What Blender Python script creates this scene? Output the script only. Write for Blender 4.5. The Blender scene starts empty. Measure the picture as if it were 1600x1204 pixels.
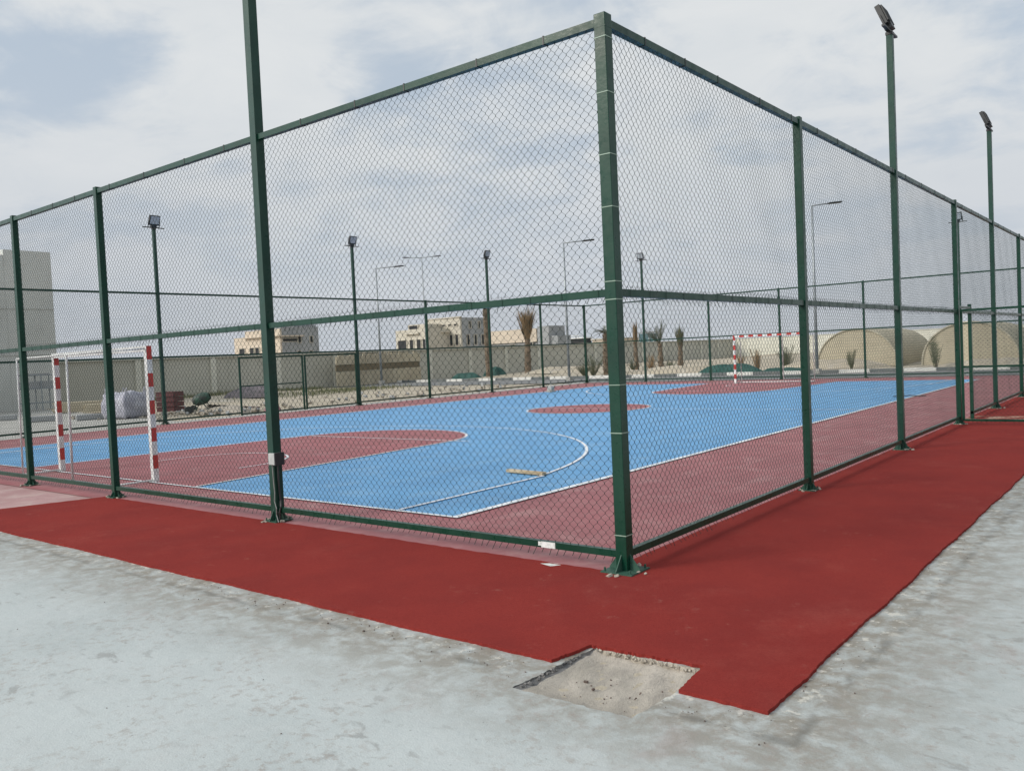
import bpy, bmesh, math, random
import numpy as np
from mathutils import Vector, Matrix
random.seed(7)
sc = bpy.context.scene
COL = sc.collection
R = math.radians

# ------------------------------------------------------------------ camera
cam = bpy.data.cameras.new('camera'); co = bpy.data.objects.new('camera', cam); COL.objects.link(co)
YAW, PITCH, ROLL, FPX = 0.6780949630385502, -0.03603126584198265, -0.0458684284656794, 1316.02
fw = Vector((-math.sin(YAW)*math.cos(PITCH), math.cos(YAW)*math.cos(PITCH), math.sin(PITCH)))
rt = Vector((math.cos(YAW), math.sin(YAW), 0)); up = rt.cross(fw)
r2 = rt*math.cos(ROLL)+up*math.sin(ROLL); u2 = -rt*math.sin(ROLL)+up*math.cos(ROLL)
m = Matrix((r2, u2, -fw)).transposed().to_4x4(); m.translation = (3.25213, -5.26382, 1.62118)
co.matrix_world = m
cam.sensor_fit = 'HORIZONTAL'; cam.sensor_width = 36; cam.lens = 36*FPX/1600
cam.clip_start = 0.05; cam.clip_end = 3000
sc.camera = co

# ------------------------------------------------------------------ world and sun
SUN_EL, SUN_AZ = R(31), R(213)      # azimuth clockwise from +Y: the sun is behind the camera's left shoulder
world = bpy.data.worlds.new('World'); sc.world = world; world.use_nodes = True
nt = world.node_tree; nt.nodes.clear()
def N(t, k, **kw):
    n = t.nodes.new(k)
    for a, b in kw.items(): setattr(n, a, b)
    return n
def setin(n, **kw):
    for a, b in kw.items(): n.inputs[a.replace('_', ' ')].default_value = b
wo = N(nt, 'ShaderNodeOutputWorld'); bg = N(nt, 'ShaderNodeBackground'); nt.links.new(bg.outputs[0], wo.inputs[0])
sky = N(nt, 'ShaderNodeTexSky', sky_type='NISHITA', sun_disc=False, sun_elevation=SUN_EL, sun_rotation=SUN_AZ, dust_density=3.0, air_density=1.0, ozone_density=1.0)
tc = N(nt, 'ShaderNodeTexCoord'); sx = N(nt, 'ShaderNodeSeparateXYZ'); nt.links.new(tc.outputs['Generated'], sx.inputs[0])
def wm(op, a, b=None, c=None):
    n = N(nt, 'ShaderNodeMath', operation=op)
    for i, v in enumerate((a, b, c)):
        if v is None: continue
        if isinstance(v, (int, float)): n.inputs[i].default_value = v
        else: nt.links.new(v, n.inputs[i])
    return n.outputs[0]
zz = wm('ADD', wm('MAXIMUM', sx.outputs[2], 0.0), 0.22)
cb = N(nt, 'ShaderNodeCombineXYZ'); nt.links.new(wm('DIVIDE', sx.outputs[0], zz), cb.inputs[0]); nt.links.new(wm('DIVIDE', sx.outputs[1], zz), cb.inputs[1])
n1 = N(nt, 'ShaderNodeTexNoise'); setin(n1, Scale=1.55, Detail=7.0, Roughness=0.55, Distortion=0.35); nt.links.new(cb.outputs[0], n1.inputs['Vector'])
n2 = N(nt, 'ShaderNodeTexNoise'); setin(n2, Scale=4.3, Detail=6.0, Roughness=0.6, Distortion=0.5); nt.links.new(cb.outputs[0], n2.inputs['Vector'])
mixn = wm('ADD', wm('MULTIPLY', n1.outputs[0], 0.72), wm('MULTIPLY', n2.outputs[0], 0.28))
cov = N(nt, 'ShaderNodeMapRange', interpolation_type='SMOOTHSTEP'); setin(cov, From_Min=0.395, From_Max=0.55); nt.links.new(mixn, cov.inputs[0])
# cloud brightness varies a little with the second noise
cr = N(nt, 'ShaderNodeMix', data_type='RGBA'); nt.links.new(n2.outputs[0], cr.inputs[0])
cr.inputs[6].default_value = (0.60, 0.64, 0.675, 1); cr.inputs[7].default_value = (0.735, 0.75, 0.755, 1)
skm = N(nt, 'ShaderNodeMix', data_type='RGBA', blend_type='MULTIPLY'); skm.inputs[0].default_value = 1
nt.links.new(sky.outputs[0], skm.inputs[6]); skm.inputs[7].default_value = (0.085, 0.085, 0.085, 1)
# thin veil in front of the open sky
veil = N(nt, 'ShaderNodeMix', data_type='RGBA'); veil.inputs[0].default_value = 0.78
nt.links.new(skm.outputs[2], veil.inputs[6]); veil.inputs[7].default_value = (0.53, 0.61, 0.70, 1)
mx = N(nt, 'ShaderNodeMix', data_type='RGBA'); nt.links.new(cov.outputs[0], mx.inputs[0]); nt.links.new(veil.outputs[2], mx.inputs[6]); nt.links.new(cr.outputs[2], mx.inputs[7])
hzr = N(nt, 'ShaderNodeMapRange', interpolation_type='SMOOTHSTEP'); setin(hzr, From_Min=0.0, From_Max=0.34, To_Min=0.92, To_Max=0.0); nt.links.new(sx.outputs[2], hzr.inputs[0])
hm = N(nt, 'ShaderNodeMix', data_type='RGBA'); nt.links.new(hzr.outputs[0], hm.inputs[0]); nt.links.new(mx.outputs[2], hm.inputs[6]); hm.inputs[7].default_value = (0.545, 0.58, 0.63, 1)
# bright veil of cloud around the hidden sun (behind the camera)
sd = Vector((math.sin(SUN_AZ)*math.cos(SUN_EL), math.cos(SUN_AZ)*math.cos(SUN_EL), math.sin(SUN_EL)))
dp = N(nt, 'ShaderNodeVectorMath', operation='DOT_PRODUCT'); nt.links.new(tc.outputs['Generated'], dp.inputs[0]); dp.inputs[1].default_value = sd
gl = N(nt, 'ShaderNodeMapRange', interpolation_type='SMOOTHERSTEP'); setin(gl, From_Min=0.35, From_Max=1.0, To_Min=1.0, To_Max=2.3); nt.links.new(dp.outputs['Value'], gl.inputs[0])
fin = N(nt, 'ShaderNodeVectorMath', operation='SCALE'); nt.links.new(hm.outputs[2], fin.inputs[0]); nt.links.new(gl.outputs[0], fin.inputs['Scale'])
nt.links.new(fin.outputs[0], bg.inputs[0]); bg.inputs[1].default_value = 1.0

sun = bpy.data.lights.new('sun', 'SUN'); so = bpy.data.objects.new('sun', sun); COL.objects.link(so)
sun.energy = 2.0; sun.angle = R(17); sun.color = (1, .93, .82)
so.rotation_euler = (-sd).to_track_quat('-Z', 'Y').to_euler()
sc.view_settings.view_transform = 'Standard'; sc.view_settings.look = 'None'; sc.view_settings.exposure = 0.10; sc.view_settings.gamma = 1

# ------------------------------------------------------------------ materials
class NT:
    def __init__(s, name, rough=.6, spec=.5, metal=0):
        s.m = bpy.data.materials.new(name); s.m.use_nodes = True; s.t = s.m.node_tree
        s.b = s.t.nodes['Principled BSDF']; s.b.inputs['Roughness'].default_value = rough
        s.b.inputs['Specular IOR Level'].default_value = spec; s.b.inputs['Metallic'].default_value = metal
        s.tc = s.t.nodes.new('ShaderNodeTexCoord').outputs['Object']
    def link(s, a, b): s.t.links.new(a, b)
    def new(s, k, **kw): return N(s.t, k, **kw)
    def noise(s, scale, detail=4, rough=.55, dist=0, vec=None, stretch=None):
        v = vec or s.tc
        if stretch:
            mp = s.new('ShaderNodeMapping'); mp.inputs['Scale'].default_value = stretch; s.link(v, mp.inputs[0]); v = mp.outputs[0]
        n = s.new('ShaderNodeTexNoise'); setin(n, Scale=scale, Detail=detail, Roughness=rough, Distortion=dist); s.link(v, n.inputs['Vector'])
        return n.outputs[0]
    def ramp(s, f, lo, hi, a=0., b=1.):
        n = s.new('ShaderNodeMapRange', interpolation_type='SMOOTHSTEP'); setin(n, From_Min=lo, From_Max=hi, To_Min=a, To_Max=b); s.link(f, n.inputs[0]); return n.outputs[0]
    def math(s, op, a, b=None, c=None):
        n = s.new('ShaderNodeMath', operation=op)
        for i, v in enumerate((a, b, c)):
            if v is None: continue
            if isinstance(v, (int, float)): n.inputs[i].default_value = v
            else: s.link(v, n.inputs[i])
        return n.outputs[0]
    def mix(s, f, a, b, mode='MIX'):
        n = s.new('ShaderNodeMix', data_type='RGBA', blend_type=mode)
        for i, v in ((0, f), (6, a), (7, b)):
            if isinstance(v, (int, float)): n.inputs[i].default_value = v
            elif isinstance(v, tuple): n.inputs[i].default_value = (*v, 1) if len(v) == 3 else v
            else: s.link(v, n.inputs[i])
        return n.outputs[2]
    def col(s, c):
        if isinstance(c, tuple): s.b.inputs['Base Color'].default_value = (*c, 1)
        else: s.link(c, s.b.inputs['Base Color'])
        return s
    def bump(s, h, dist=.005, strength=1.):
        n = s.new('ShaderNodeBump'); n.inputs['Distance'].default_value = dist; n.inputs['Strength'].default_value = strength
        s.link(h, n.inputs['Height']); s.link(n.outputs[0], s.b.inputs['Normal']); return s
    def xyz(s):
        n = s.new('ShaderNodeSeparateXYZ'); s.link(s.tc, n.inputs[0]); return n.outputs

def simple(name, c, c2=None, scale=3., rough=.6, spec=.5, metal=0, bump=0, bscale=60):
    t = NT(name, rough, spec, metal)
    c2 = c2 or tuple(x*.78 for x in c)
    t.col(t.mix(t.ramp(t.noise(scale, 5), .35, .65), c, c2))
    if bump: t.bump(t.noise(bscale, 3), bump)
    return t.m

def mat_green(name, base=(.003, .040, .023), rough=.31, dust=.08):
    t = NT(name, rough, .30)
    c = t.mix(t.ramp(t.noise(2.2, 5), .4, .7), base, tuple(x*.75 for x in base))
    d = t.ramp(t.noise(6, 6, .7, stretch=(1, 1, .25)), .45, .8, 0, dust)
    c = t.mix(d, c, (.10, .13, .10))
    t.col(c); t.link(t.ramp(t.noise(14, 4), .3, .7, rough-.06, rough+.12), t.b.inputs['Roughness'])
    t.bump(t.noise(35, 2), .0008)
    return t.m
M = {}
M['green'] = mat_green('green_painted_steel')
M['green_pole'] = mat_green('green_painted_pole', (.008, .044, .030), .33, .2)
M['dusty_green'] = mat_green('dusty_green_steel', (.03, .085, .06), .5, .7)
M['wire'] = simple('green_coated_wire', (.010, .026, .023), (.016, .036, .030), 8, .55, .3)
M['black'] = simple('black_metal', (.012, .013, .014), None, 5, .45)
M['tie'] = simple('pale_cable_tie', (.27, .36, .29), None, 5, .5)
M['white'] = simple('white_goal_paint', (.74, .75, .74), (.6, .61, .6), 9, .45)
M['redband'] = simple('red_goal_paint', (.5, .035, .025), (.42, .03, .022), 9, .45)
M['lens'] = NT('floodlight_glass', .2, .6).col((.38, .42, .45)).m
M['boxgrey'] = simple('grey_plastic_box', (.45, .47, .46), None, 10, .5)
M['boxdark'] = simple('dark_plastic_lid', (.02, .022, .025), None, 10, .4)
M['cable'] = simple('dark_cable_sheath', (.03, .03, .03), None, 10, .5)
M['cablegrey'] = simple('grey_cable_sheath', (.3, .3, .29), None, 10, .5)
M['galv'] = simple('galvanised_steel', (.33, .36, .37), (.26, .28, .3), 2, .45, .5, .3)
M['wood'] = simple('weathered_timber', (.52, .42, .28), (.4, .3, .18), 6, .75)
M['mortar'] = simple('pale_mortar', (.42, .38, .32), (.28, .25, .21), 20, .9, .2, 0, .004, 90)
M['white_sticker'] = simple('white_label', (.7, .72, .7), (.5, .53, .5), 30, .6)

# painted slab: pale blue-grey, smudged, dirtier along the edge of the red track
t = NT('pale_blue_grey_painted_slab', .55, .3)
X = t.xyz()
dx = t.math('SUBTRACT', X[0], 1.77); dy = t.math('SUBTRACT', -1.75, X[1])
dist = t.math('MAXIMUM', dx, dy)                            # metres outside the red track
wob = t.math('ADD', dist, t.math('MULTIPLY', t.math('SUBTRACT', t.noise(2.6, 5, .6), .5), .13))
base = t.mix(t.ramp(t.noise(.55, 4), .35, .65), (.445, .48, .475), (.385, .42, .416))
base = t.mix(t.ramp(t.noise(5, 6, .65), .42, .72, 0, .5), base, (.46, .485, .48))
sm = t.math('MULTIPLY', t.ramp(t.noise(6.2, 7, .62, .4, stretch=(.8, 1.25, 1)), .565, .66, 0, .62), t.ramp(t.noise(.7, 3), .36, .60, .12, 1))
base = t.mix(sm, base, (.225, .225, .215))
pk = t.math('MULTIPLY', t.ramp(t.noise(2.1, 6, .6, .3, stretch=(1.2, .8, 1)), .57, .72, 0, .55), t.ramp(wob, .15, 1.6, 1, .1))
base = t.mix(pk, base, (.30, .215, .19))
grime = t.math('MULTIPLY', t.ramp(wob, .03, 1.1, 1, 0), t.ramp(t.noise(6.5, 8, .72, .3), .34, .62, .18, 1))
base = t.mix(grime, base, (.225, .205, .170))
br2 = t.math('MULTIPLY', t.ramp(t.noise(17, 6, .72, .2), .50, .66, 0, .6), t.ramp(t.noise(1.2, 5, .6), .38, .60, 0, 1))
base = t.mix(br2, base, (.27, .235, .205))
base = t.mix(t.ramp(t.noise(95, 3, .7), .48, .68, 0, .16), base, (.25, .26, .26))
fl = t.math('MULTIPLY', t.ramp(wob, .0, .38, 1, 0), t.ramp(t.noise(11, 6, .7), .56, .62, 0, .8))
base = t.mix(fl, base, (.56, .54, .48))
ln = t.math('SUBTRACT', 1, t.ramp(t.math('ABSOLUTE', t.math('SUBTRACT', wob, .20)), 0, .05))
base = t.mix(t.math('MULTIPLY', ln, t.ramp(t.noise(4, 5), .40, .6, 0, .6)), base, (.12, .115, .10))
base = t.mix(t.ramp(t.noise(38, 3, .6), .70, .76, 0, .7), base, (.12, .11, .10))
t.col(base)
t.bump(t.math('ADD', t.noise(9, 6, .7), t.math('MULTIPLY', t.noise(120, 3), .25)), .006)
t.link(t.ramp(t.noise(3, 4), .3, .7, .45, .7), t.b.inputs['Roughness'])
M['slab'] = t.m

# red rubber track
t = NT('red_rubber_granules', .95, .08)
X = t.xyz()
c = t.mix(t.ramp(t.noise(1.1, 5, .6), .35, .68), (.262, .036, .029), (.212, .030, .026))
c = t.mix(t.ramp(t.noise(240, 2, .5), .42, .62, 0, .5), c, (.15, .018, .016))
c = t.mix(t.ramp(t.noise(330, 2, .5), .60, .70, 0, .35), c, (.36, .06, .05))
c = t.mix(t.ramp(t.noise(16, 3, .6), .74, .78, 0, .6), c, (.05, .012, .012))
c = t.mix(t.ramp(t.noise(.9, 6, .75), .50, .74, 0, .22), c, (.34, .10, .08))
c = t.mix(t.math('MULTIPLY', t.ramp(t.noise(6.5, 5, .65), .60, .70, 0, .18), t.ramp(t.noise(.6, 3), .45, .6, 0, 1)), c, (.38, .22, .18))
c = t.mix(t.ramp(t.noise(55, 3, .7), .45, .62, 0, .28), c, (.19, .022, .02))
c = t.mix(t.ramp(t.noise(95, 3, .75), .50, .68, 0, .38), c, (.13, .016, .014))
ps = t.math('MULTIPLY', t.ramp(t.math('ABSOLUTE', t.math('SUBTRACT', X[1], 13.0)), .1, .6, 1, 0), t.ramp(t.noise(2.5, 4), .4, .6, 0, .7))
c = t.mix(ps, c, (.45, .36, .27))
t.col(c); t.bump(t.math('ADD', t.noise(260, 2, .6), t.math('MULTIPLY', t.noise(5, 3), .6)), .004)
M['track'] = t.m

def court_mat(name, a, b, dust, amt):
    t = NT(name, .6, .35)
    c = t.mix(t.ramp(t.noise(.9, 5, .6), .35, .65), a, b)
    c = t.mix(t.ramp(t.noise(2.2, 7, .68, .3), .45, .75, 0, amt), c, dust)
    c = t.mix(t.ramp(t.noise(150, 2), .5, .7, 0, .12), c, tuple(x*.5 for x in a))
    c = t.mix(t.ramp(t.noise(1.3, 6, .7), .6, .74, 0, amt*.7), c, tuple(x*.55 for x in a))
    c = t.mix(t.ramp(t.noise(1.1, 6, .65, .2, stretch=(2.6, .35, 1)), .52, .70, 0, amt*.6), c, dust)
    c = t.mix(t.ramp(t.noise(.45, 6, .7, .5), .57, .60, 0, amt*.35), c, tuple(x*.72 for x in a))
    t.col(c); t.bump(t.noise(180, 2), .001); return t.m
M['pink'] = court_mat('faded_red_acrylic', (.315, .105, .112), (.275, .092, .098), (.42, .24, .23), .55)
M['oldpink'] = court_mat('dusty_old_red_acrylic', (.40, .24, .235), (.33, .185, .18), (.50, .40, .36), .8)
M['blue'] = court_mat('blue_acrylic', (.115, .315, .555), (.10, .28, .505), (.24, .40, .56), .5)
M['redzone'] = court_mat('red_zone_acrylic', (.30, .085, .095), (.265, .08, .085), (.40, .22, .22), .4)
M['line'] = simple('white_court_line', (.78, .79, .80), (.6, .63, .66), 3, .6)

t = NT('pale_sand', .95, .1)
c = t.mix(t.ramp(t.noise(.12, 6, .6), .35, .65), (.47, .415, .33), (.40, .355, .28))
c = t.mix(t.ramp(t.noise(.5, 8, .7), .5, .7, 0, .7), c, (.30, .26, .20))
c = t.mix(t.ramp(t.noise(.23, 5, .7), .58, .7, 0, .6), c, (.50, .47, .42))
c = t.mix(t.ramp(t.noise(4, 4, .7), .56, .7, 0, .5), c, (.24, .2, .15))
t.col(c); t.bump(t.noise(3, 8, .7), .05)
M['sand'] = t.m
t = NT('grey_asphalt', .9, .2)
c = t.mix(t.ramp(t.noise(.3, 5, .6), .35, .65), (.17, .175, .175), (.22, .22, .215))
c = t.mix(t.ramp(t.noise(1.2, 6, .7), .55, .7, 0, .5), c, (.30, .28, .24))
t.col(c); t.bump(t.noise(60, 3), .004); M['asphalt'] = t.m
t = NT('pale_concrete_paving', .85, .25)
c = t.mix(t.ramp(t.noise(.5, 6, .65), .35, .65), (.42, .41, .38), (.34, .335, .31))
c = t.mix(t.ramp(t.noise(3, 6, .7), .56, .7, 0, .5), c, (.26, .24, .21))
t.col(c); t.bump(t.noise(20, 4), .004); M['concrete'] = t.m
# kerb: painted in alternating white and grey blocks
t = NT('striped_kerb_paint', .8, .25); X = t.xyz()
st = t.math('GREATER_THAN', t.math('FRACT', t.math('MULTIPLY', X[0], 1/3.0)), .5)
c = t.mix(st, (.15, .16, .16), (.68, .67, .63)); c = t.mix(t.ramp(t.noise(3, 6, .7), .5, .75, 0, .6), c, (.36, .33, .28)); t.col(c); M['kerb'] = t.m
# boundary wall render with joint lines
t = NT('beige_rendered_wall', .9, .2); X = t.xyz()
c = t.mix(t.ramp(t.noise(.3, 5, .6), .35, .65), (.68, .665, .58), (.60, .59, .51))
c = t.mix(t.ramp(t.noise(.9, 5, .7, stretch=(1, 1, .2)), .52, .75, 0, .35), c, (.40, .38, .31))
br = t.new('ShaderNodeTexBrick'); setin(br, Scale=1.0, Mortar_Size=.012); br.inputs['Brick Width'].default_value = 2.4; br.inputs['Row Height'].default_value = .8
mp = t.new('ShaderNodeMapping'); mp.inputs['Rotation'].default_value = (R(90), 0, R(90)); t.link(t.tc, mp.inputs[0]); t.link(mp.outputs[0], br.inputs['Vector'])
c = t.mix(t.math('MULTIPLY', br.outputs['Fac'], .35), c, (.2, .19, .16)); t.col(c); M['wall'] = t.m
def bld_mat(name, a, b, streak):
    t = NT(name, .9, .2)
    c = t.mix(t.ramp(t.noise(.35, 6, .65), .35, .65), a, b)
    c = t.mix(t.ramp(t.noise(.9, 6, .7, stretch=(1, 1, .25)), .52, .75, 0, .5), c, streak); t.col(c); t.bump(t.noise(6, 4), .01); return t.m
M['cream'] = bld_mat('cream_render', (.56, .52, .44), (.48, .445, .375), (.36, .33, .28))
M['warm'] = bld_mat('warm_cream_render', (.62, .53, .43), (.55, .475, .385), (.42, .36, .28))
M['block'] = bld_mat('grey_blockwork_and_shade', (.36, .37, .375), (.30, .31, .315), (.46, .44, .40))  # grey block, also painted shade on the sides of houses A and B
M['beigegrey'] = bld_mat('grey_beige_render', (.60, .605, .57), (.54, .545, .515), (.46, .46, .43))
M['opening'] = simple('unlit_opening', (.025, .026, .03), None, 3, .8)
M['tealglass'] = simple('teal_glass', (.10, .17, .19), None, 3, .2)
M['hoard'] = bld_mat('tan_timber_boarding', (.52, .46, .34), (.42, .365, .27), (.62, .56, .45))
M['hoard_dark'] = bld_mat('brown_timber_beam', (.17, .14, .095), (.21, .17, .11), (.12, .1, .07))
M['net'] = simple('dark_green_netting', (.025, .075, .064), (.045, .10, .088), 2, .85, .2, 0, .03, 8)
M['bag'] = simple('white_woven_bag', (.46, .46, .51), (.34, .34, .40), 3, .7, .3, 0, .02, 8)
M['crate'] = simple('dark_red_plastic', (.10, .018, .020), (.07, .014, .016), 5, .5)
M['pinkbag'] = simple('magenta_plastic', (.34, .05, .09), (.46, .30, .34), 9, .5)
M['trunk'] = simple('brown_palm_trunk', (.22, .17, .125), (.14, .11, .08), 7, .9, .1, 0, .03, 14)
M['dryfrond'] = simple('dry_brown_frond', (.25, .165, .085), (.17, .115, .06), 1.5, .85)
M['greenfrond'] = simple('dusty_green_frond', (.075, .085, .045), (.12, .12, .07), 1.2, .8)
M['grass'] = simple('dusty_green_grass', (.14, .16, .07), (.20, .19, .11), 1.2, .9)
t = NT('tan_shade_fabric', .85, .2); X = t.xyz()
c = t.mix(t.ramp(t.noise(.5, 6, .6), .35, .65), (.47, .42, .315), (.42, .375, .28))
c = t.mix(t.math('MULTIPLY', t.ramp(t.math('SINE', t.math('MULTIPLY', X[2], 16)), .6, 1, 0, 1), .12), c, (.3, .26, .19)); t.col(c); M['tan'] = t.m
M['palerim'] = simple('pale_arch_rim', (.48, .44, .34), None, 3, .8)
M['machine'] = simple('dark_green_machine_paint', (.02, .07, .045), (.03, .035, .03), 6, .6)
M['gravel'] = simple('purple_grey_gravel', (.20, .175, .185), (.12, .11, .115), 3, .9, .1, 0, .06, 5)
t = NT('sandy_bedding', .95, .1)
c = t.mix(t.ramp(t.noise(4, 6, .6), .35, .65), (.45, .41, .355), (.35, .32, .275))
c = t.mix(t.ramp(t.noise(14, 6, .7, .6, stretch=(1, .35, 1)), .5, .66, 0, .6), c, (.29, .265, .235))
c = t.mix(t.ramp(t.noise(60, 4, .7), .6, .7, 0, .6), c, (.2, .18, .16))
t.col(c); t.bump(t.math('ADD', t.noise(22, 6, .7, .5, stretch=(1, .4, 1)), t.math('MULTIPLY', t.noise(150, 3), .4)), .012); M['pit'] = t.m
M['pitgrey'] = simple('dark_grey_screed', (.13, .13, .13), (.22, .21, .2), 14, .95, .1, 0, .008, 40)
M['stone'] = simple('dark_crumbs', (.09, .065, .055), (.16, .12, .1), 30, .95)

# ------------------------------------------------------------------ mesh helpers
class MB:
    def __init__(s): s.v = []; s.f = []; s.mi = []
    def add(s, vs, fs, mi=0):
        o = len(s.v); s.v += [tuple(v) for v in vs]; s.f += [tuple(i+o for i in f) for f in fs]; s.mi += [mi]*len(fs); return s
    def box(s, a, b, mi=0, M4=None):
        x0, y0, z0 = a; x1, y1, z1 = b
        vs = [Vector(v) for v in ((x0,y0,z0),(x1,y0,z0),(x1,y1,z0),(x0,y1,z0),(x0,y0,z1),(x1,y0,z1),(x1,y1,z1),(x0,y1,z1))]
        if M4 is not None: vs = [M4 @ v for v in vs]
        return s.add(vs, [(3,2,1,0),(4,5,6,7),(0,1,5,4),(1,2,6,5),(2,3,7,6),(3,0,4,7)], mi)
    def bar(s, p, q, w, h=None, mi=0, upv=(0,0,1)):
        p = Vector(p); q = Vector(q); d = (q-p); L = d.length; d.normalize(); h = h or w
        u = Vector(upv)
        if abs(d.dot(u)) > .98: u = Vector((0,1,0))
        a = d.cross(u).normalized(); b = a.cross(d)
        Mx = Matrix((a, b, d)).transposed().to_4x4(); Mx.translation = p
        return s.box((-w/2,-h/2,0),(w/2,h/2,L),mi,Mx)
    def tube(s, pts, r, n=8, mi=0, cap=True):
        pts = [Vector(p) for p in pts]; k = len(pts); rs = r if isinstance(r, (list, tuple)) else [r]*k
        prev = None; rings = []
        for i, p in enumerate(pts):
            d = (pts[min(i+1,k-1)]-pts[max(i-1,0)]).normalized()
            if prev is None: a = d.orthogonal().normalized()
            else: a = (prev-d*prev.dot(d)).normalized()
            prev = a; b = d.cross(a)
            rings.append([p+(a*math.cos(j*2*math.pi/n)+b*math.sin(j*2*math.pi/n))*rs[i] for j in range(n)])
        vs = [v for q in rings for v in q]; fs = []
        for i in range(k-1):
            for j in range(n):
                fs.append((i*n+j, i*n+(j+1)%n, (i+1)*n+(j+1)%n, (i+1)*n+j))
        if cap: fs.append(tuple(range(n))[::-1]); fs.append(tuple((k-1)*n+j for j in range(n)))
        return s.add(vs, fs, mi)
    def poly(s, pts, z=0, mi=0):
        return s.add([(x, y, z) for x, y in pts], [tuple(range(len(pts)))], mi)
    def build(s, name, mats, parent=None, loc=None, smooth=False, bevel=0):
        me = bpy.data.meshes.new(name); me.from_pydata(s.v, [], s.f)
        mats = mats if isinstance(mats, (list, tuple)) else [mats]
        for q in mats: me.materials.append(q)
        if any(s.mi): me.polygons.foreach_set('material_index', s.mi)
        if smooth: me.polygons.foreach_set('use_smooth', [True]*len(me.polygons))
        me.update()
        o = bpy.data.objects.new(name, me); COL.objects.link(o)
        if parent: o.parent = parent
        if loc: o.location = loc
        if bevel:
            b = o.modifiers.new('bevel', 'BEVEL'); b.width = bevel; b.segments = 2; b.limit_method = 'ANGLE'
        return o
def tag(o, label=None, cat=None, group=None, kind=None):
    if label: o['label'] = label
    if cat: o['category'] = cat
    if group: o['group'] = group
    if kind: o['kind'] = kind
    return o
def empty(name, loc=(0,0,0), rz=0):
    o = bpy.data.objects.new(name, None); COL.objects.link(o); o.location = loc; o.rotation_euler = (0,0,rz); o.empty_display_size = .2; return o
def copy_tree(o, parent=None):
    c = o.copy(); COL.objects.link(c); c.parent = parent
    for ch in o.children: copy_tree(ch, c)
    return c

# ------------------------------------------------------------------ ground, slab, court, track
# far terrain, gently uneven beyond the road
g = MB(); xs = [-900,-500,-300,-200,-150]+list(np.arange(-130, 61, 2.5))+[80,120,200,400,900]; ys = [-900,-400,-150,-60]+list(np.arange(-40, 131, 2.5))+[160,220,350,600,1100]
rng = random.Random(3)
def terr(x, y):
    h = -.06
    k = min(1, max(0, (y-39.5)/6)); k2 = min(1, max(0, (-x-24)/6))*min(1, max(0, (30-y)/5)) if y > 15 else 0
    n = math.sin(x*.31+y*.12)+math.sin(y*.43-x*.17+2)+math.sin(x*.83+1)*.5+math.sin(y*.9+x*.5)*.5
    h += k*(.12+.11*n) + k2*(.05+.06*n)
    if y > 39 and x < -44: h -= .1
    return h
for y in ys:
    for x in xs: g.v.append((x, y, terr(x, y)))
nx = len(xs)
for j in range(len(ys)-1):
    for i in range(nx-1):
        g.f.append((j*nx+i, j*nx+i+1, (j+1)*nx+i+1, (j+1)*nx+i)); g.mi.append(0)
tag(g.build('ground', M['sand'], smooth=True), 'pale uneven sand beyond the fenced court', 'ground', kind='structure')

tag(MB().poly([(-70,32.2),(30,32.2),(30,38),(-70,38)], -.035).build('road', M['asphalt']), 'grey asphalt road behind the court', 'road', kind='structure')
k = MB()
for i in range(70): k.box((-75+i*1.5+.006, 38.0, -.06), (-75+i*1.5+1.494, 38.22, .13))
tag(k.build('kerb', M['kerb'], bevel=.015), 'kerb painted in white and grey blocks along the road', 'kerb', kind='structure')
pv = MB()
pv.poly([(-44,-12),(-22.4,-12),(-22.4,9.2),(-27.5,10.2),(-44,13.5)], -.03)
pv.poly([(-22.4,-12),(-21.15,-12),(-21.15,32.2),(-22.4,32.2)], -.022)
tag(pv.build('paving', M['concrete']), 'pale concrete paving left of and behind the far fence', 'paving', kind='structure')

# jagged outlines
def jag(pts, step, amp, rnd, closed=True):
    out = []
    n = len(pts)
    for i in range(n if closed else n-1):
        a = Vector(pts[i]); b = Vector(pts[(i+1) % n]); L = (b-a).length; k = max(1, int(L/step)); nrm = Vector((b.y-a.y, a.x-b.x))/max(L, 1e-6)
        out.append(tuple(a))
        for j in range(1, k): out.append(tuple(a.lerp(b, j/k)+nrm*rnd.uniform(-amp, amp)))
    if not closed: out.append(pts[-1])
    return out
def fill(outer, holes, z, name, mats, skirt=0, holeskirt=None, hole_mats=None):
    bm = bmesh.new(); loops = []
    for lp in [outer]+holes:
        vs = [bm.verts.new((x, y, z)) for x, y in lp]; es = [bm.edges.new((vs[i], vs[(i+1) % len(vs)])) for i in range(len(vs))]; loops.append(vs)
    bmesh.ops.triangle_fill(bm, use_beauty=True, use_dissolve=False, edges=bm.edges[:])
    for f in bm.faces:
        if f.normal.z < 0: f.normal_flip()
    for li, vs in enumerate(loops):
        d = skirt if li == 0 else (holeskirt or 0)
        if not d: continue
        lo = [bm.verts.new((v.co.x, v.co.y, z-d)) for v in vs]
        for i in range(len(vs)):
            f = bm.faces.new((vs[i], vs[(i+1) % len(vs)], lo[(i+1) % len(vs)], lo[i]))
            if hole_mats and li: f.material_index = hole_mats(vs[i].co, vs[(i+1) % len(vs)].co)
    me = bpy.data.meshes.new(name); bm.to_mesh(me); bm.free()
    for q in mats: me.materials.append(q)
    o = bpy.data.objects.new(name, me); COL.objects.link(o); return o
rj = random.Random(11)
pit = jag([(.63,-2.115),(1.30,-2.10),(1.345,-1.42),(.67,-1.44)], .025, .007, rj)
def pm(a, b):   # grey screed on the left side, crumbly cream elsewhere
    return 2 if (a.x+b.x)/2 < .72 else 1
so_ = fill([(-60,-60),(60,-60),(60,60),(1.6,60),(1.6,-1.3),(-60,-1.3)], [pit], -.014, 'slab', [M['slab'], M['mortar'], M['pitgrey']], .05, .055, pm)
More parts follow.
